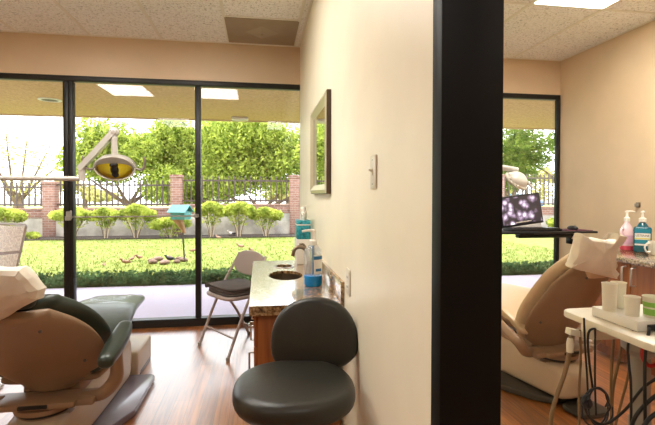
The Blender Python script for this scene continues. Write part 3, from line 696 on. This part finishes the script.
def pump(par, z, dx, L_, m='white_plastic', dy=0, r=1.0):
    k = MB(); k.lathe([(0,z),(.02*r,z),(.021*r,z+.028),(.010,z+.036),(.0065,z+.075),(0,z+.075)],n=18); k.build('collar',m,par)
    k = MB(); k.lathe([(0,z+.072),(.014,z+.072),(.014,z+.084),(0,z+.086)],n=16); k.tube([(0,0,z+.079),(dx*L_*.6,dy*.6,z+.081),(dx*L_,dy,z+.075)],[.009,.007,.006],8); k.build('pump_head',m,par)
t = thing('lotion_bottle','pink lotion pump bottle with a loop handle on the right worktop','bottle',(2.96,3.17,CZ2+.001))
lathe_part([(0,0),(.046,0),(.052,.01),(.052,.13),(.042,.185),(.018,.22),(.018,.232)],'body','lotion_pink',t,sx=1.0,sy=.8)
lathe_part([(0,.0),(.0465,-.0005),(.0528,.0095),(.0528,.035),(0,.035)],'lotion','lotion_red',t,sx=1.0,sy=.8)
MB().tube([(-.046,-.012,.165),(-.066,-.02,.17),(-.072,-.02,.135),(-.052,-.015,.10)],.010,10).build('handle','lotion_pink',t)
k = wrap(MB(),-150,-60,.0535,.05,.12); 
for v in k.b.verts: v.co.y *= .8
k.build('label',mat('label_rose',(214,170,196),.5),t)
pump(t,.232,1,.075)
t = thing('mouthwash_bottle','teal mouthwash pump bottle with white and yellow label on the right worktop','bottle',(2.96,3.02,CZ2+.001))
ry = Matrix.Rotation(R(-42),4,'Z')
t.rotation_euler.z = R(-44)
MB().box((-.058,-.036,0),(.058,.036,.20),.016,seg=3).build('body','mouthwash_teal',t)
lathe_part([(0,.198),(.040,.198),(.028,.222),(.017,.232),(.017,.24),(0,.24)],'shoulder','mouthwash_teal',t,sy=.8)
MB().box((-.050,-.0375,.055),(.050,-.0362,.185)).build('label','label_white',t)
MB().box((-.050,-.0385,.150),(.050,-.0376,.185)).build('label_band','label_teal',t)
MB().box((-.050,-.0385,.068),(.050,-.0376,.100)).build('label_band','label_teal',t)
MB().box((-.050,-.0385,.104),(.050,-.0376,.112)).build('label_stripe','label_yellow',t)
text_mesh('LISTERINE',.0235,'lettering','ink',t,(0,-.0388,.131),(PI/2,0,0),sx=.85)
pump(t,.236,.25,.05,r=1.25)
t = thing('plastic_mug','pale plastic mug with a ring handle beside the mouthwash','mug',(2.935,2.885,CZ2+.001))
lathe_part([(0,.0),(.038,0),(.042,.006),(.045,.10),(.041,.10),(.038,.01),(0,.008)],'cup','hazy_plastic',t)
MB().tube([(-.040,.0,.085),(-.062,.008,.082),(-.075,.012,.052),(-.062,.008,.022),(-.040,0,.02)],.0065,8).build('handle','white_plastic',t)
MB().box((-.016,-.046,.062),(.014,-.0435,.07)).build('red_mark','red_plastic',t)
c = at(638,205.5,3.3)
t = thing('wall_hook','small square metal hook on the right wall','hook',(XR,3.30,1.163))
MB().box((-.006,-.022,-.022),(-.0005,.022,.022),.002).build('plate','nickel',t); MB().box((-.03,-.012,-.016),(-.006,.012,.012),.003).build('knob','grey_plastic',t)

# ------------------------------------------------------------------ delivery cart
TX, TY, TZ = 1.45, 1.34, .80
t = thing('delivery_cart','pale dental tray cart with hanging hoses in front of the tan chair','cart',(TX,TY,0))
def l4(p): return (p[0]-TX,p[1]-TY,p[2])

poly = []
for cx, cy, a0 in ((.25,.19,0),(-.235,.19,90),(-.20,-.16,180),(.25,-.16,270)):
    r0 = .045 if a0 != 180 else .085
    for k in range(6):
        a = R(a0+18*k); poly.append((cx+r0*math.cos(a), cy+r0*math.sin(a)))
MB().prism(poly,TZ-.026,TZ,.007).build('tray_top','cream_plastic',t)
MB().box((-.17,-.12,TZ-.065),(.17,.14,TZ-.027),.012).build('tray_frame','grey_plastic',t)
MB().lathe([(0,.09),(.036,.09),(.036,.42),(.032,.425),(.032,TZ-.15),(.062,TZ-.12),(.066,TZ-.065),(0,TZ-.065)],(-.05,.09,0),24).build('column','grey_plastic',t)
for k in range(4):
    a = PI/4+k*PI/2
    l = MB().tube([(-.05,.09,.10),(.14*math.cos(a)-.05,.09+.14*math.sin(a),.09),(.24*math.cos(a)-.05,.09+.24*math.sin(a),.07)],[.028,.022,.018],10).build('leg','grey_plastic',t)
    MB().lathe([(0,-.012),(.03,-.012),(.03,.012),(0,.012)],n=18,T=Matrix.Translation((.24*math.cos(a)-.05,.09+.24*math.sin(a),.032))@Matrix.Rotation(PI/2,4,'X')).build('caster','rubber_dark',l)
hb = [at(568,331,1.46), at(589,335,1.46)]
k = MB(); k.bar(l4(hb[0]),l4(hb[1]),.028,.022); k.box(l4((hb[1].x-.02,1.42,hb[1].z-.008)),l4((hb[1].x+.10,1.48,TZ-.03)),.006); k.build('hose_holder','cream_plastic',t)
def hose(name, pts, r, m, par=t):
    return MB().tube([l4(at(x,y,Y)) for x, y, Y in pts],r,10).build(name,m,par)
hose('hose',[(572,333,1.46),(570,350,1.455),(565,372,1.45),(557,395,1.44),(551,420,1.43),(549,470,1.42)],[.0105,.0095,.008,.0075,.0075,.0075],'hose_tan')
MB().lathe([(0,0),(.012,0),(.013,.03),(.010,.05),(0,.05)],l4(at(570,352,1.452)),16).build('handpiece','cream_plastic',t)
hose('hose',[(580,330,1.45),(580.5,360,1.45),(579,400,1.45),(580,470,1.44)],.0045,'hose_tan')
hose('hose',[(584,318,1.40),(585,345,1.40),(587,375,1.40),(588,395,1.40)],.0036,'hose_black')
hose('hose',[(600,330,1.38),(592,329,1.38),(588,336,1.38),(589,360,1.38),(593,390,1.38)],.004,'hose_black')
hose('hose',[(595,322,1.42),(595,350,1.42),(595,385,1.42),(596,415,1.42)],.0036,'hose_black')
hose('hose',[(614,335,1.47),(612,360,1.47),(611,400,1.47),(612,460,1.47)],.0052,'hose_tan')
hose('hose',[(624,333,1.50),(619,360,1.50),(613,390,1.50),(612,425,1.50),(612,470,1.50)],.0052,'hose_tan')
hose('hose',[(628,345,1.46),(629,370,1.46),(622,400,1.46),(614,430,1.46)],.0045,'hose_tan')
hose('hose',[(633,331,1.28),(628,345,1.27),(629,365,1.26),(631,390,1.25),(631,470,1.25)],.004,'hose_black')
hose('hose',[(670,372,1.22),(645,386,1.25),(625,410,1.28),(605,424,1.32),(590,418,1.34),(583,402,1.36)],.0045,'hose_black')
hose('hose',[(672,385,1.2),(648,402,1.22),(632,425,1.24),(628,470,1.25)],.006,'hose_black')
hose('hose',[(672,405,1.2),(650,418,1.2),(636,440,1.2)],.0065,'hose_black')
# coiled cable hanging from the hoses
cpts = []
for k in range(40):
    a = 2*PI*k/13; rr = 16+2.5*math.sin(k*.9)
    cpts.append((598+rr*math.cos(a)*(.9 if k % 26 < 13 else .7)-(3 if k > 26 else 0), 407+rr*1.05*math.sin(a), 1.35+.012*math.sin(k*.7)))
hose('cable_coil',cpts,.003,'cable_grey')
hose('coil_knot',[(588,396,1.34),(584,400,1.33),(586,406,1.335),(590,404,1.33),(587,398,1.325)],.009,'cable_grey')
MB().lathe([(0,0),(.024,0),(.03,.015),(.03,.07),(.02,.085),(0,.085)],l4(at(652,350,1.32)),16).build('valve','black_plastic',t)
hose('hose',[(650,342,1.30),(644,346,1.29),(643,358,1.29),(650,366,1.28),(662,362,1.28)],.007,'red_plastic')
# white control box on the tray, with its black cable plug
t2 = thing('control_box','flat white control box with a black plug on the tray cart','control box',(0,0,TZ))
MB().box((1.222,1.262,.001),(1.50,1.462,.036),.003).build('case','white_plastic',t2); MB().box((1.226,1.266,-.0),(1.496,1.458,.004)).build('base_gap','black_plastic',t2)
MB().box((1.258,1.252,.006),(1.30,1.2625,.024),.002).build('socket','black_plastic',t2)
MB().tube([(1.28,1.258,.014),(1.31,1.235,.014),(1.38,1.20,.012)],[.010,.009,.006],10).build('plug','black_plastic',t2)
MB().tube([(1.262,1.258,.014),(1.238,1.235,.008),(1.222,1.225,-.02),(1.21,1.22,-.09),(1.215,1.22,-.3)],.005,8).build('cable','hose_black',t2)
def cup(x, y, rb, rt, h, label, green=False, r0=0):
    q = thing('plastic_cup', label, 'cup', (x,y,TZ+.0365), 0, 'cups on the white control box'); q.rotation_euler.z = r0
    MB().lathe([(0,0),(rb,0),(rb*1.01,.002),(rt,h),(rt+.0015,h),(rt+.0015,h-.003),(rt-.001,h),(rt-.002,h-.002),(rb-.002,.004),(0,.004)],n=28).build('body','cream_plastic',q)
    if green:
        for z0, z1 in ((.008,.03),(.036,.052)):
            k = MB(); f = lambda z: rb+(rt-rb)*z/h+.0006
            k.lathe([(f(z0)-.001,z0),(f(z0),z0),(f(z1),z1),(f(z1)-.001,z1)],n=28); k.build('green_band','green_label',q)
    return q
cup(1.236,1.395,.021,.0245,.098,'tallest cream plastic cup, nearest the edge of the white box')
cup(1.300,1.425,.021,.0245,.094,'cream plastic cup standing behind the tallest cup')
cup(1.262,1.325,.021,.0235,.066,'short cream plastic cup in front on the white box')
cup(1.318,1.30,.026,.030,.070,'cream cup with green bands at the edge of the picture',True)

# ------------------------------------------------------------------ outdoors
G = -.08
struct(MB().box((-14,YW+.14,-.3),(16,6.35,-.015)).build('patio','concrete'))
struct(MB().box((-40,6.35,-.4),(40,14.45,G)).build('garden_lawn','lawn'))
struct(MB().box((-120,14.8,-.4),(120,60,G)).build('park_lawn','far_lawn')); struct(MB().box((-160,60,-.4),(160,140,G-.02)).build('street_ground','road'))
struct(MB().box((-30,13.55,G),(30,14.45,G+.03)).build('planting_bed','soil'))

class Leaves:
    def __init__(self): self.v = []; self.f = []
    def leaf(self, p, s, rnd):
        a = Vector((rnd.gauss(0,1),rnd.gauss(0,1),rnd.gauss(0,1))).normalized(); b_ = a.orthogonal().normalized(); b_.rotate(Matrix.Rotation(rnd.random()*6.28,3,a)); c_ = a.cross(b_)
        i = len(self.v); b_ *= s; c_ *= s*.55
        self.v += [p-b_, p+c_*.9-b_*.1+a*s*.12, p+b_, p-c_*.9-b_*.1+a*s*.12]; self.f.append((i,i+1,i+2,i+3))
    def cloud(self, c, r, n, s, rnd, shell=.45):
        for _ in range(n):
            d = Vector((rnd.gauss(0,1),rnd.gauss(0,1),rnd.gauss(0,1))).normalized()*(rnd.random()**shell)
            self.leaf(Vector((c[0]+d.x*r[0],c[1]+d.y*r[1],c[2]+d.z*r[2])), s*rnd.uniform(.7,1.3), rnd)
    def build(self, name, m, parent):
        me = bpy.data.meshes.new(name); me.from_pydata(self.v,[],self.f); me.update(); me.materials.append(M[m])
        o = bpy.data.objects.new(name, me); col.objects.link(o)
        if parent: o.parent = parent
        return o
# low hedge strip at the patio edge: uncountable ivy
rnd = random.Random(4); lv = Leaves()
for _ in range(17000):
    lv.leaf(Vector((rnd.uniform(-6.5,8.5), 6.36+.62*rnd.random(), G+.02+.16*rnd.random()**.6)), .032*rnd.uniform(.7,1.4), rnd)
o = lv.build('ivy_border','leaf_hedge',None); tag(o,'dark green ivy border between the patio and the lawn','hedge',kind='stuff')
o = MB().box((-6.5,6.4,G),(8.5,6.94,G+.10),.03).build('ivy_core','leaf_hedge',o)
# grass blades near the edge of the lawn
lv = Leaves()
for _ in range(26000):
    x, y = rnd.uniform(-6,7), 6.98+6.8*rnd.random()**1.4
    h = rnd.uniform(.02,.05); i = len(lv.v); a = rnd.random()*3.14; d = Vector((math.cos(a),math.sin(a),0))*.008
    p = Vector((x,y,G)); lv.v += [p-d,p+d,p+Vector((rnd.gauss(0,.012),rnd.gauss(0,.012),h))]; lv.f.append((i,i+1,i+2))
leafmat('leaf_grass',(100,116,52),(150,156,84),.4)
o = lv.build('lawn_grass','leaf_grass',None); tag(o,'short sunlit grass of the garden lawn','grass',kind='stuff')

# brick pillars, low wall, fence panels
FY = 14.6
pil = [(-10.2,1.52),(-6.28,1.62),(-2.58,1.85),(1.17,1.87),(4.9,1.9),(8.4,1.96),(12.4,1.98)]
names = ['short brick pillar of the fence beyond the patio chair','brick pillar of the fence nearest the thick window mullion','brick pillar of the fence behind the teal bird feeder','brick pillar of the fence nearest the partition wall','brick pillar of the fence hidden behind the partition','brick pillar of the fence hidden behind the black post','brick pillar at the end of the fence past the right window']
for (x, z), nm in zip(pil, names):
    q = thing('brick_pillar', nm, 'pillar', (x,FY,G), 0, 'brick pillars of the garden fence')
    MB().box((-.17,-.17,0),(.17,.17,z-.1-G),.004).build('shaft','brick',q); MB().box((-.19,-.19,z-.1-G),(.19,.19,z-G),.01).build('cap','brick',q)
segn = ['iron fence span nearest the pale bare tree','iron fence span above the rounded shrubs by the dental light','iron fence span in front of the tree with forked trunk','iron fence span behind the partition wall','iron fence span behind the black post','iron fence span seen through the right window']
pick = None
for i in range(6):
    x0, x1 = pil[i][0]+.19, pil[i+1][0]-.19
    top = [1.60,1.68,1.84,1.86,1.92,2.0][i]; wl = [.80,.80,.92,.9,.85,.80][i]; bt = wl+.06
    w = MB(); w.box((x0-.02,FY-.10,G-.1),(x1+.02,FY+.10,wl-.30)); w = struct(w.build('garden_wall','concrete_wall'))
    k = MB(); k.box((x0-.01,FY-.11,wl-.30),(x1+.01,FY+.11,wl-.06),.004); struct(k.build('garden_wall_brick','brick')); k = MB(); k.box((x0-.01,FY-.13,wl-.06),(x1+.01,FY+.13,wl),.01); struct(k.build('garden_wall_coping','brick'))
    q = thing('iron_fence', segn[i], 'fence', (x0,FY,0), 0, 'iron fence spans between the pillars')
    for z in (bt+.05,top-.16): MB().box((-.02,-.02,z-.026),(x1-x0+.02,.02,z+.026)).build('rail','iron',q)
    n = int((x1-x0)/.165)
    for j in range(n):
        xx = (j+.5)*(x1-x0)/n
        if pick is None:
            pk = MB(); pk.box((-.019,-.019,0),(.019,.019,1.0)); pk.loft([[(a*.026,b_*.026,1.0) for a, b_ in ((-1,-1),(1,-1),(1,1),(-1,1))],[(a*.004,b_*.004,1.07) for a, b_ in ((-1,-1),(1,-1),(1,1),(-1,1))]])
            o = pick = pk.build('picket','iron',q)
        else:
            o = pick.copy(); col.objects.link(o); o.parent = q
        o.location = (xx,0,bt); o.scale = (1,1,(top-bt)/1.07)

# shrubs
def shrub(x0, x1, zlo, zhi, nm, y=13.75, n=4200, leafm='leaf_shrub', seed=0, stems=True, s=.045):
    rnd = random.Random(seed+11); cx = (x0+x1)/2; q = thing('garden_shrub', nm, 'shrub', (cx,y,G), 0, 'rounded shrubs along the garden wall')
    lv = Leaves(); rx = (x1-x0)/2; zc = (zlo+zhi)/2-G; rz = (zhi-zlo)/2
    for k in range(7):
        lv.cloud(((-.66+.22*k)*rx, rnd.uniform(-.12,.12), zc+rz*(.32-.35*abs(k-3)/3+rnd.uniform(-.08,.08))),(rx*.42,rx*.42,rz*.55),n//7,s,rnd)
    lv.cloud((0,0,zc-rz*.7),(rx*.72,rx*.4,rz*.8),n//12,s*.8,rnd)
    lv.build('foliage',leafm,q)
    if stems:
        for k in range(8):
            a = k*.8+seed; MB().tube([(.05*math.cos(a),.04*math.sin(a),0),(rx*.25*math.cos(a),rx*.2*math.sin(a),(zc-rz)*.6+.04),(rx*.65*math.cos(a),rx*.4*math.sin(a),zc)],[.014,.011,.006],6).build('stem','trunk_bark' if k % 2 else 'trunk_pale',q)
shrub(-7.6,-6.6,.30,.92,'clipped round shrub above the white patio chair',seed=1,y=13.7)
shrub(-5.9,-4.75,.34,.90,'rounded shrub just past the thick window mullion',seed=2)
shrub(-4.85,-4.05,.34,.88,'rounded shrub in the middle of the row below the dental light',seed=3)
shrub(-4.15,-3.05,.32,.98,'rounded shrub below the dental light nearest the bird feeder',seed=4)
shrub(-3.2,-2.05,.05,.62,'low loose shrub behind the teal bird feeder',seed=5,n=2600)
shrub(-1.9,-.98,.40,1.08,'bright shrub right of the thin mullion, first of the three',seed=6)
shrub(-1.08,-.14,.40,1.08,'bright shrub in the middle of the three by the thin mullion',seed=7)
shrub(-.3,.72,.30,.90,'bright shrub nearest the tissue box, last of the three',seed=8)
shrub(-6.72,-6.2,-.06,.16,'small leafy plant at the foot of the garden wall',seed=9,n=600,stems=False,y=13.8)
shrub(9.75,10.4,.0,.52,'small bright shrub by the wall beside the monitor',seed=10,n=1200)

# trees beyond the fence
def tree(nm, x, y, H, trunk, clouds, leafm, n, s, seed, bark='trunk_bark', name='park_tree', shell=.45):
    rnd = random.Random(seed); q = thing(name, nm, 'tree', (x,y,G), 0, 'trees beyond the fence')
    k = MB()
    for pts, r in trunk: k.tube(pts, r, 8)
    k.build('trunk',bark,q)
    lv = Leaves(); tot = sum(c[1][0]*c[1][2] for c in clouds)
    for c, r in clouds: lv.cloud(c, r, int(n*r[0]*r[2]/tot), s, rnd, shell)
    lv.build('foliage',leafm,q); return q
def fork(h, spread, r):
    T_ = [([(0,0,0),(.05,0,h*.4),(0,0,h*.55)],[r,r*.8,r*.75])]
    for k, dx in enumerate((-1,-.4,.5,1)): T_.append(([(0,0,h*.5),(dx*spread*.4,(k-1.5)*.2,h*.75),(dx*spread,(k-1.5)*.5,h*1.15)],[r*.6,r*.45,r*.15]))
    return T_
def clump(rx, z0, z1, seed, n=9, ry=None):
    rnd = random.Random(seed); o = []
    for _ in range(n):
        o.append(((rnd.uniform(-1,1)*rx*.72, rnd.uniform(-.6,.6)*(ry or rx*.7), rnd.uniform(z0+.3*(z1-z0)*.6,z1-.18*(z1-z0))),(rx*rnd.uniform(.28,.45),rx*.35,(z1-z0)*rnd.uniform(.18,.3))))
    return o
tree('large leafy tree behind the dental light', -5.4, 19.5, 4, fork(1.7,1.3,.16), clump(2.3,1.0,4.7,31,12)+[((1.5,0,1.6),(1.2,1,.7)),((0,0,2.8),(1.5,1.2,1.0))], 'leaf_tree', 24000, .078, 5)
tree('large leafy tree with a forked trunk over the three bright shrubs', .1, 19.0, 4, fork(1.15,1.5,.17), clump(2.9,1.0,5.3,53,18)+[((-1.2,0,2.1),(1.4,1,1.0)),((1.5,0,2.4),(1.4,1,1.2)),((1.2,0,3.5),(1.3,1,.9)),((-.6,0,3.6),(1.5,1,1.0)),((0,0,1.9),(1.6,1,.7))], 'leaf_tree', 34000, .078, 6)
tree('leafy tree filling the gap behind the thin mullion', -2.6, 20.5, 4, fork(1.6,1.2,.15), clump(2.3,.7,5.2,71,14)+[((.6,0,3.6),(1.6,1,1.1))]+[((0,0,1.4),(1.5,1,.8)),((.3,0,2.6),(1.6,1,1.1))], 'leaf_tree', 26000, .078, 7)
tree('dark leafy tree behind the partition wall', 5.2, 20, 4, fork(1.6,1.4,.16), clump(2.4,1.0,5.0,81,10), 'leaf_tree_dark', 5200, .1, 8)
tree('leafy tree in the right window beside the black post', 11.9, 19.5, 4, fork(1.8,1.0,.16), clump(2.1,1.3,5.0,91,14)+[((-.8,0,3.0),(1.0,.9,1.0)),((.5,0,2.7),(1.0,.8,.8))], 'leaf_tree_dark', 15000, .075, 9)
tree('thin dark branching tree at the edge of the right window', 14.3, 19.2, 4, [([(0,0,0),(.05,0,1.5),(-.1,0,2.2)],[.12,.1,.08]),([(-.05,0,1.7),(-.6,0,2.3),(-1.3,0,2.7)],[.07,.05,.02]),([(0,0,2.0),(.3,0,2.8),(.6,0,3.6)],[.07,.05,.02]),([(-.1,0,2.1),(-.3,0,2.9),(-.2,0,3.6)],[.06,.04,.02])], [((-.4,0,3.8),(1.0,.8,.45)),((.5,0,4.2),(1.1,.8,.6)),((-.9,0,3.0),(.5,.4,.2))], 'leaf_tree_dark', 1500, .08, 10)
bare = []
for k, (dx, dz) in enumerate(((-.9,3.4),(-.3,3.9),(.4,3.7),(1.1,3.2),(1.5,2.6),(-1.3,2.8))): bare.append(([(.0,0,.9),(dx*.4,.1*k-.2,1.7),(dx,.2*k-.4,dz)],[.09,.05,.012]))
bare += [([(-.15,0,0),(-.1,0,.5),(0,0,1.0)],[.16,.13,.1]),([(.28,0,0),(.2,0,.6),(.05,0,1.1)],[.13,.11,.08])]
tree('pale sparse tree with a twin trunk at the left edge', -9.4, 19, 4, bare, [((-.5,0,3.0),(1.2,.8,1.0)),((.8,0,2.7),(1.0,.8,.8)),((.2,0,1.6),(1.4,.8,.5))], 'leaf_pale', 3000, .05, 12, 'trunk_bark')
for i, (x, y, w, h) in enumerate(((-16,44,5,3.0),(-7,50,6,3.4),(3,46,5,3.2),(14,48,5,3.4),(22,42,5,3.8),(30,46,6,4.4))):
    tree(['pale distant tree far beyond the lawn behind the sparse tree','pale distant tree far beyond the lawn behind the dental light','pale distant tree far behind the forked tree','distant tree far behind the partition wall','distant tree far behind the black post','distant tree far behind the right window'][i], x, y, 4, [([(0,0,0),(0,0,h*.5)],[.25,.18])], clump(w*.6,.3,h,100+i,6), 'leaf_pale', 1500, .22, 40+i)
# distant parked car seen past the fence
t = thing('parked_car','blue parked car beyond the fence in the right window','car',(22.6,36,G-.0))
k = MB(); k.box((-2.1,-.85,.28),(2.1,.85,.80),.16,seg=3); k.build('body','car_blue',t)
k = MB(); k.loft([[(-1.3,-.75,.78),(1.4,-.75,.78),(1.4,.75,.78),(-1.3,.75,.78)],[(-.8,-.62,1.38),(.95,-.62,1.38),(.95,.62,1.38),(-.8,.62,1.38)]]); k.build('cabin','mouthwash_teal',t,ang=20)
for x in (-1.3,1.3):
    for y in (-.82,.82): MB().lathe([(0,-.1),(.33,-.1),(.33,.1),(0,.1)],n=20,T=Matrix.Translation((x,y,.33))@Matrix.Rotation(PI/2,4,'X')).build('wheel','rubber_dark',t)

# bird feeder
t = thing('bird_feeder','teal house shaped bird feeder on a leaning pole on the lawn','bird feeder',(-1.46,8.95,G),R(-24))
MB().tube([(.02,0,0),(-.02,0,.60)],.016,8,False).build('pole','iron',t)
MB().lathe([(.055,.58),(.05,.59),(.012,.60)],(-.02,0,0),16)
k = MB(); k.loft([[(-.03+.05*math.cos(a)*s-dx, .05*math.sin(a)*s, z) for a in [2*PI*j/14 for j in range(14)]] for s, z, dx in ((.5,.56,-.05),(1.3,.70,.02),(2.3,.84,.11))]); k.build('seed_guard','feeder_wood',t)
MB().box((-.21,-.12,.83),(.10,.12,.99),.004).build('house','feeder_teal',t)
rf = [(-.25,.99),(-.13,1.10),(.02,1.12),(.13,.985)]
k = MB(); k.loft([[(-.26,y,.97) for y in (-.17,)]+[(-.26,0,1.115),(-.26,.17,.97),(-.26,.155,.96),(-.26,0,1.09),(-.26,-.155,.96)],[(.14,-.17,.97),(.14,0,1.115),(.14,.17,.97),(.14,.155,.96),(.14,0,1.09),(.14,-.155,.96)]]); k.build('roof','feeder_teal',t,ang=15)
# stones around it
random.seed(9); rs = ['wide flat stone','pale round stone','small grey stone','long stone','low broken stone','chunky stone','small pink stone','flat pale stone']
wh = ['at the near side of the stone ring','beside the feeder pole','behind the feeder pole','at the far side of the stone ring','next to the dark bird','at the end of the stone ring','between two larger stones','nearest the ivy border']
for i in range(8):
    a = 2*PI*i/8; k = MB(); rx = random.uniform(.07,.13)
    k.ball((0,0,0),(rx,rx*.75,.045),n=2)
    for v in k.b.verts: v.co += v.co.normalized()*.03*noise.noise(v.co*9+Vector((i,0,0)))
    o = k.build('garden_stone','stone',ang=60); o.location = (-1.78+.30*math.cos(a), 8.98+.28*math.sin(a), G+.035); o.rotation_euler.z = a
    tag(o, rs[i]+' '+wh[i],'stone','stones around the bird feeder')
# birds
def bird(x, y, rz, s, m, label):
    t = thing('garden_bird', label, 'bird', (x,y,G), rz, 'birds on the lawn')
    k = MB(); k.sweep([(-.13,.075,.012,.006),(-.08,.085,.030,.022),(-.02,.095,.048,.044),(.05,.11,.046,.044),(.09,.145,.026,.026),(.115,.175,.028,.028),(.14,.175,.014,.013)],16,2.1); k.build('body',m,t)
    MB().tube([(0,.14,.172),(0,.165,.168)],[.007,.002],6,False).build('beak','feeder_wood',t)
    for sx in (-1,1):
        MB().tube([(sx*.018,.0,.06),(sx*.02,.01,.0)],.004,6,False).build('leg','feeder_wood',t)
        MB().ball((sx*.045,-.03,.10),(.010,.075,.03),n=2).build('wing','feather_dark' if m == 'feather_pale' else m,t)
    t.scale = (s*.68,)*3
bird(-1.17,13.2,1.2,1.0,'feather_brown','brown bird on the far lawn close to the first bright shrub')
bird(-.82,13.85,2.2,1.7,'feather_pale','large pale bird at the planting bed below the three bright shrubs')
bird(-.43,10.8,1.4,1.1,'feather_brown','brown bird on the lawn above the folding chair, the farther of two')
bird(-.18,10.05,2.8,1.1,'feather_brown','upright brown bird on the lawn just above the folding chair back')
bird(-1.46,10.2,-1.2,1.0,'feather_brown','brown bird on the lawn beside the thin mullion')
bird(-2.43,8.6,1.7,1.1,'feather_brown','brown bird feeding nearest the ivy border, first of the trio by the stones')
bird(-2.46,9.1,-.5,.9,'feather_brown','small brown bird in the middle of the trio by the stones')
bird(-2.36,9.25,2.6,1.0,'feather_brown','brown bird at the back of the trio by the stones')
bird(-2.78,8.5,.4,.7,'feather_brown','lone small bird on the lawn between thick mullion and trio')
bird(-1.70,8.9,1.6,1.1,'feather_dark','dark bird standing inside the ring of stones')
# patio chair
t = thing('patio_chair','white sling patio chair seen past the green chair headrest','chair',(-3.06,5.5,-.015),R(-34))
T = Matrix.Rotation(R(14),4,'X')
k = MB(); rg = []
for i in range(9):
    z = .36+.52*i/8; rg.append([(x,.18+.20*(z-.36)-.02*math.cos(x*7),z) for x in [-.26+.52*j/8 for j in range(9)]]+[(x,.19+.20*(z-.36)-.02*math.cos(x*7),z) for x in [.26-.52*j/8 for j in range(9)]])
k.loft(rg); k.build('back_sling','sling',t)
MB().box((-.26,-.28,.36),(.26,.19,.372),.004).build('seat_sling','sling',t)
for s in (-1,1):
    MB().tube([(s*.28,-.30,0),(s*.28,-.29,.36),(s*.28,.17,.365),(s*.28,.285,.88)],.014,8,False).build('side_frame','chair_metal',t)
    MB().tube([(s*.28,.30,0),(s*.28,.16,.40)],.014,8,False).build('leg','chair_metal',t)
    MB().tube([(s*.30,-.26,.36),(s*.30,-.25,.58),(s*.30,.22,.60)],.016,8).build('armrest','chair_metal',t)
MB().tube([(-.28,.285,.88),(-.2,.30,.90),(.2,.30,.90),(.28,.285,.88)],.014,8).build('top_rail','chair_metal',t)
# ------------------------------------------------------------------ light
w = bpy.data.worlds.new('world'); sc.world = w; w.use_nodes = True
bg = w.node_tree.nodes['Background']; bg.inputs[0].default_value = (.90,.94,1,1); bg.inputs[1].default_value = 4.0
s = bpy.data.lights.new('sun','SUN'); s.energy = 3.6; s.angle = R(.6); s.color = (1,.95,.86)
so = bpy.data.objects.new('sun',s); col.objects.link(so); d = Vector((.35,-.55,-1.35)); so.rotation_euler = d.to_track_quat('-Z','Y').to_euler()
sc.view_settings.view_transform = 'Standard'; sc.view_settings.look = 'None'; sc.view_settings.gamma = 1; sc.view_settings.use_curve_mapping = False; sc.view_settings.exposure = .65
sc.cycles.use_denoising = True
sc.cycles.max_bounces = 10; sc.cycles.diffuse_bounces = 5; sc.cycles.transparent_max_bounces = 16; sc.cycles.sample_clamp_indirect = 6
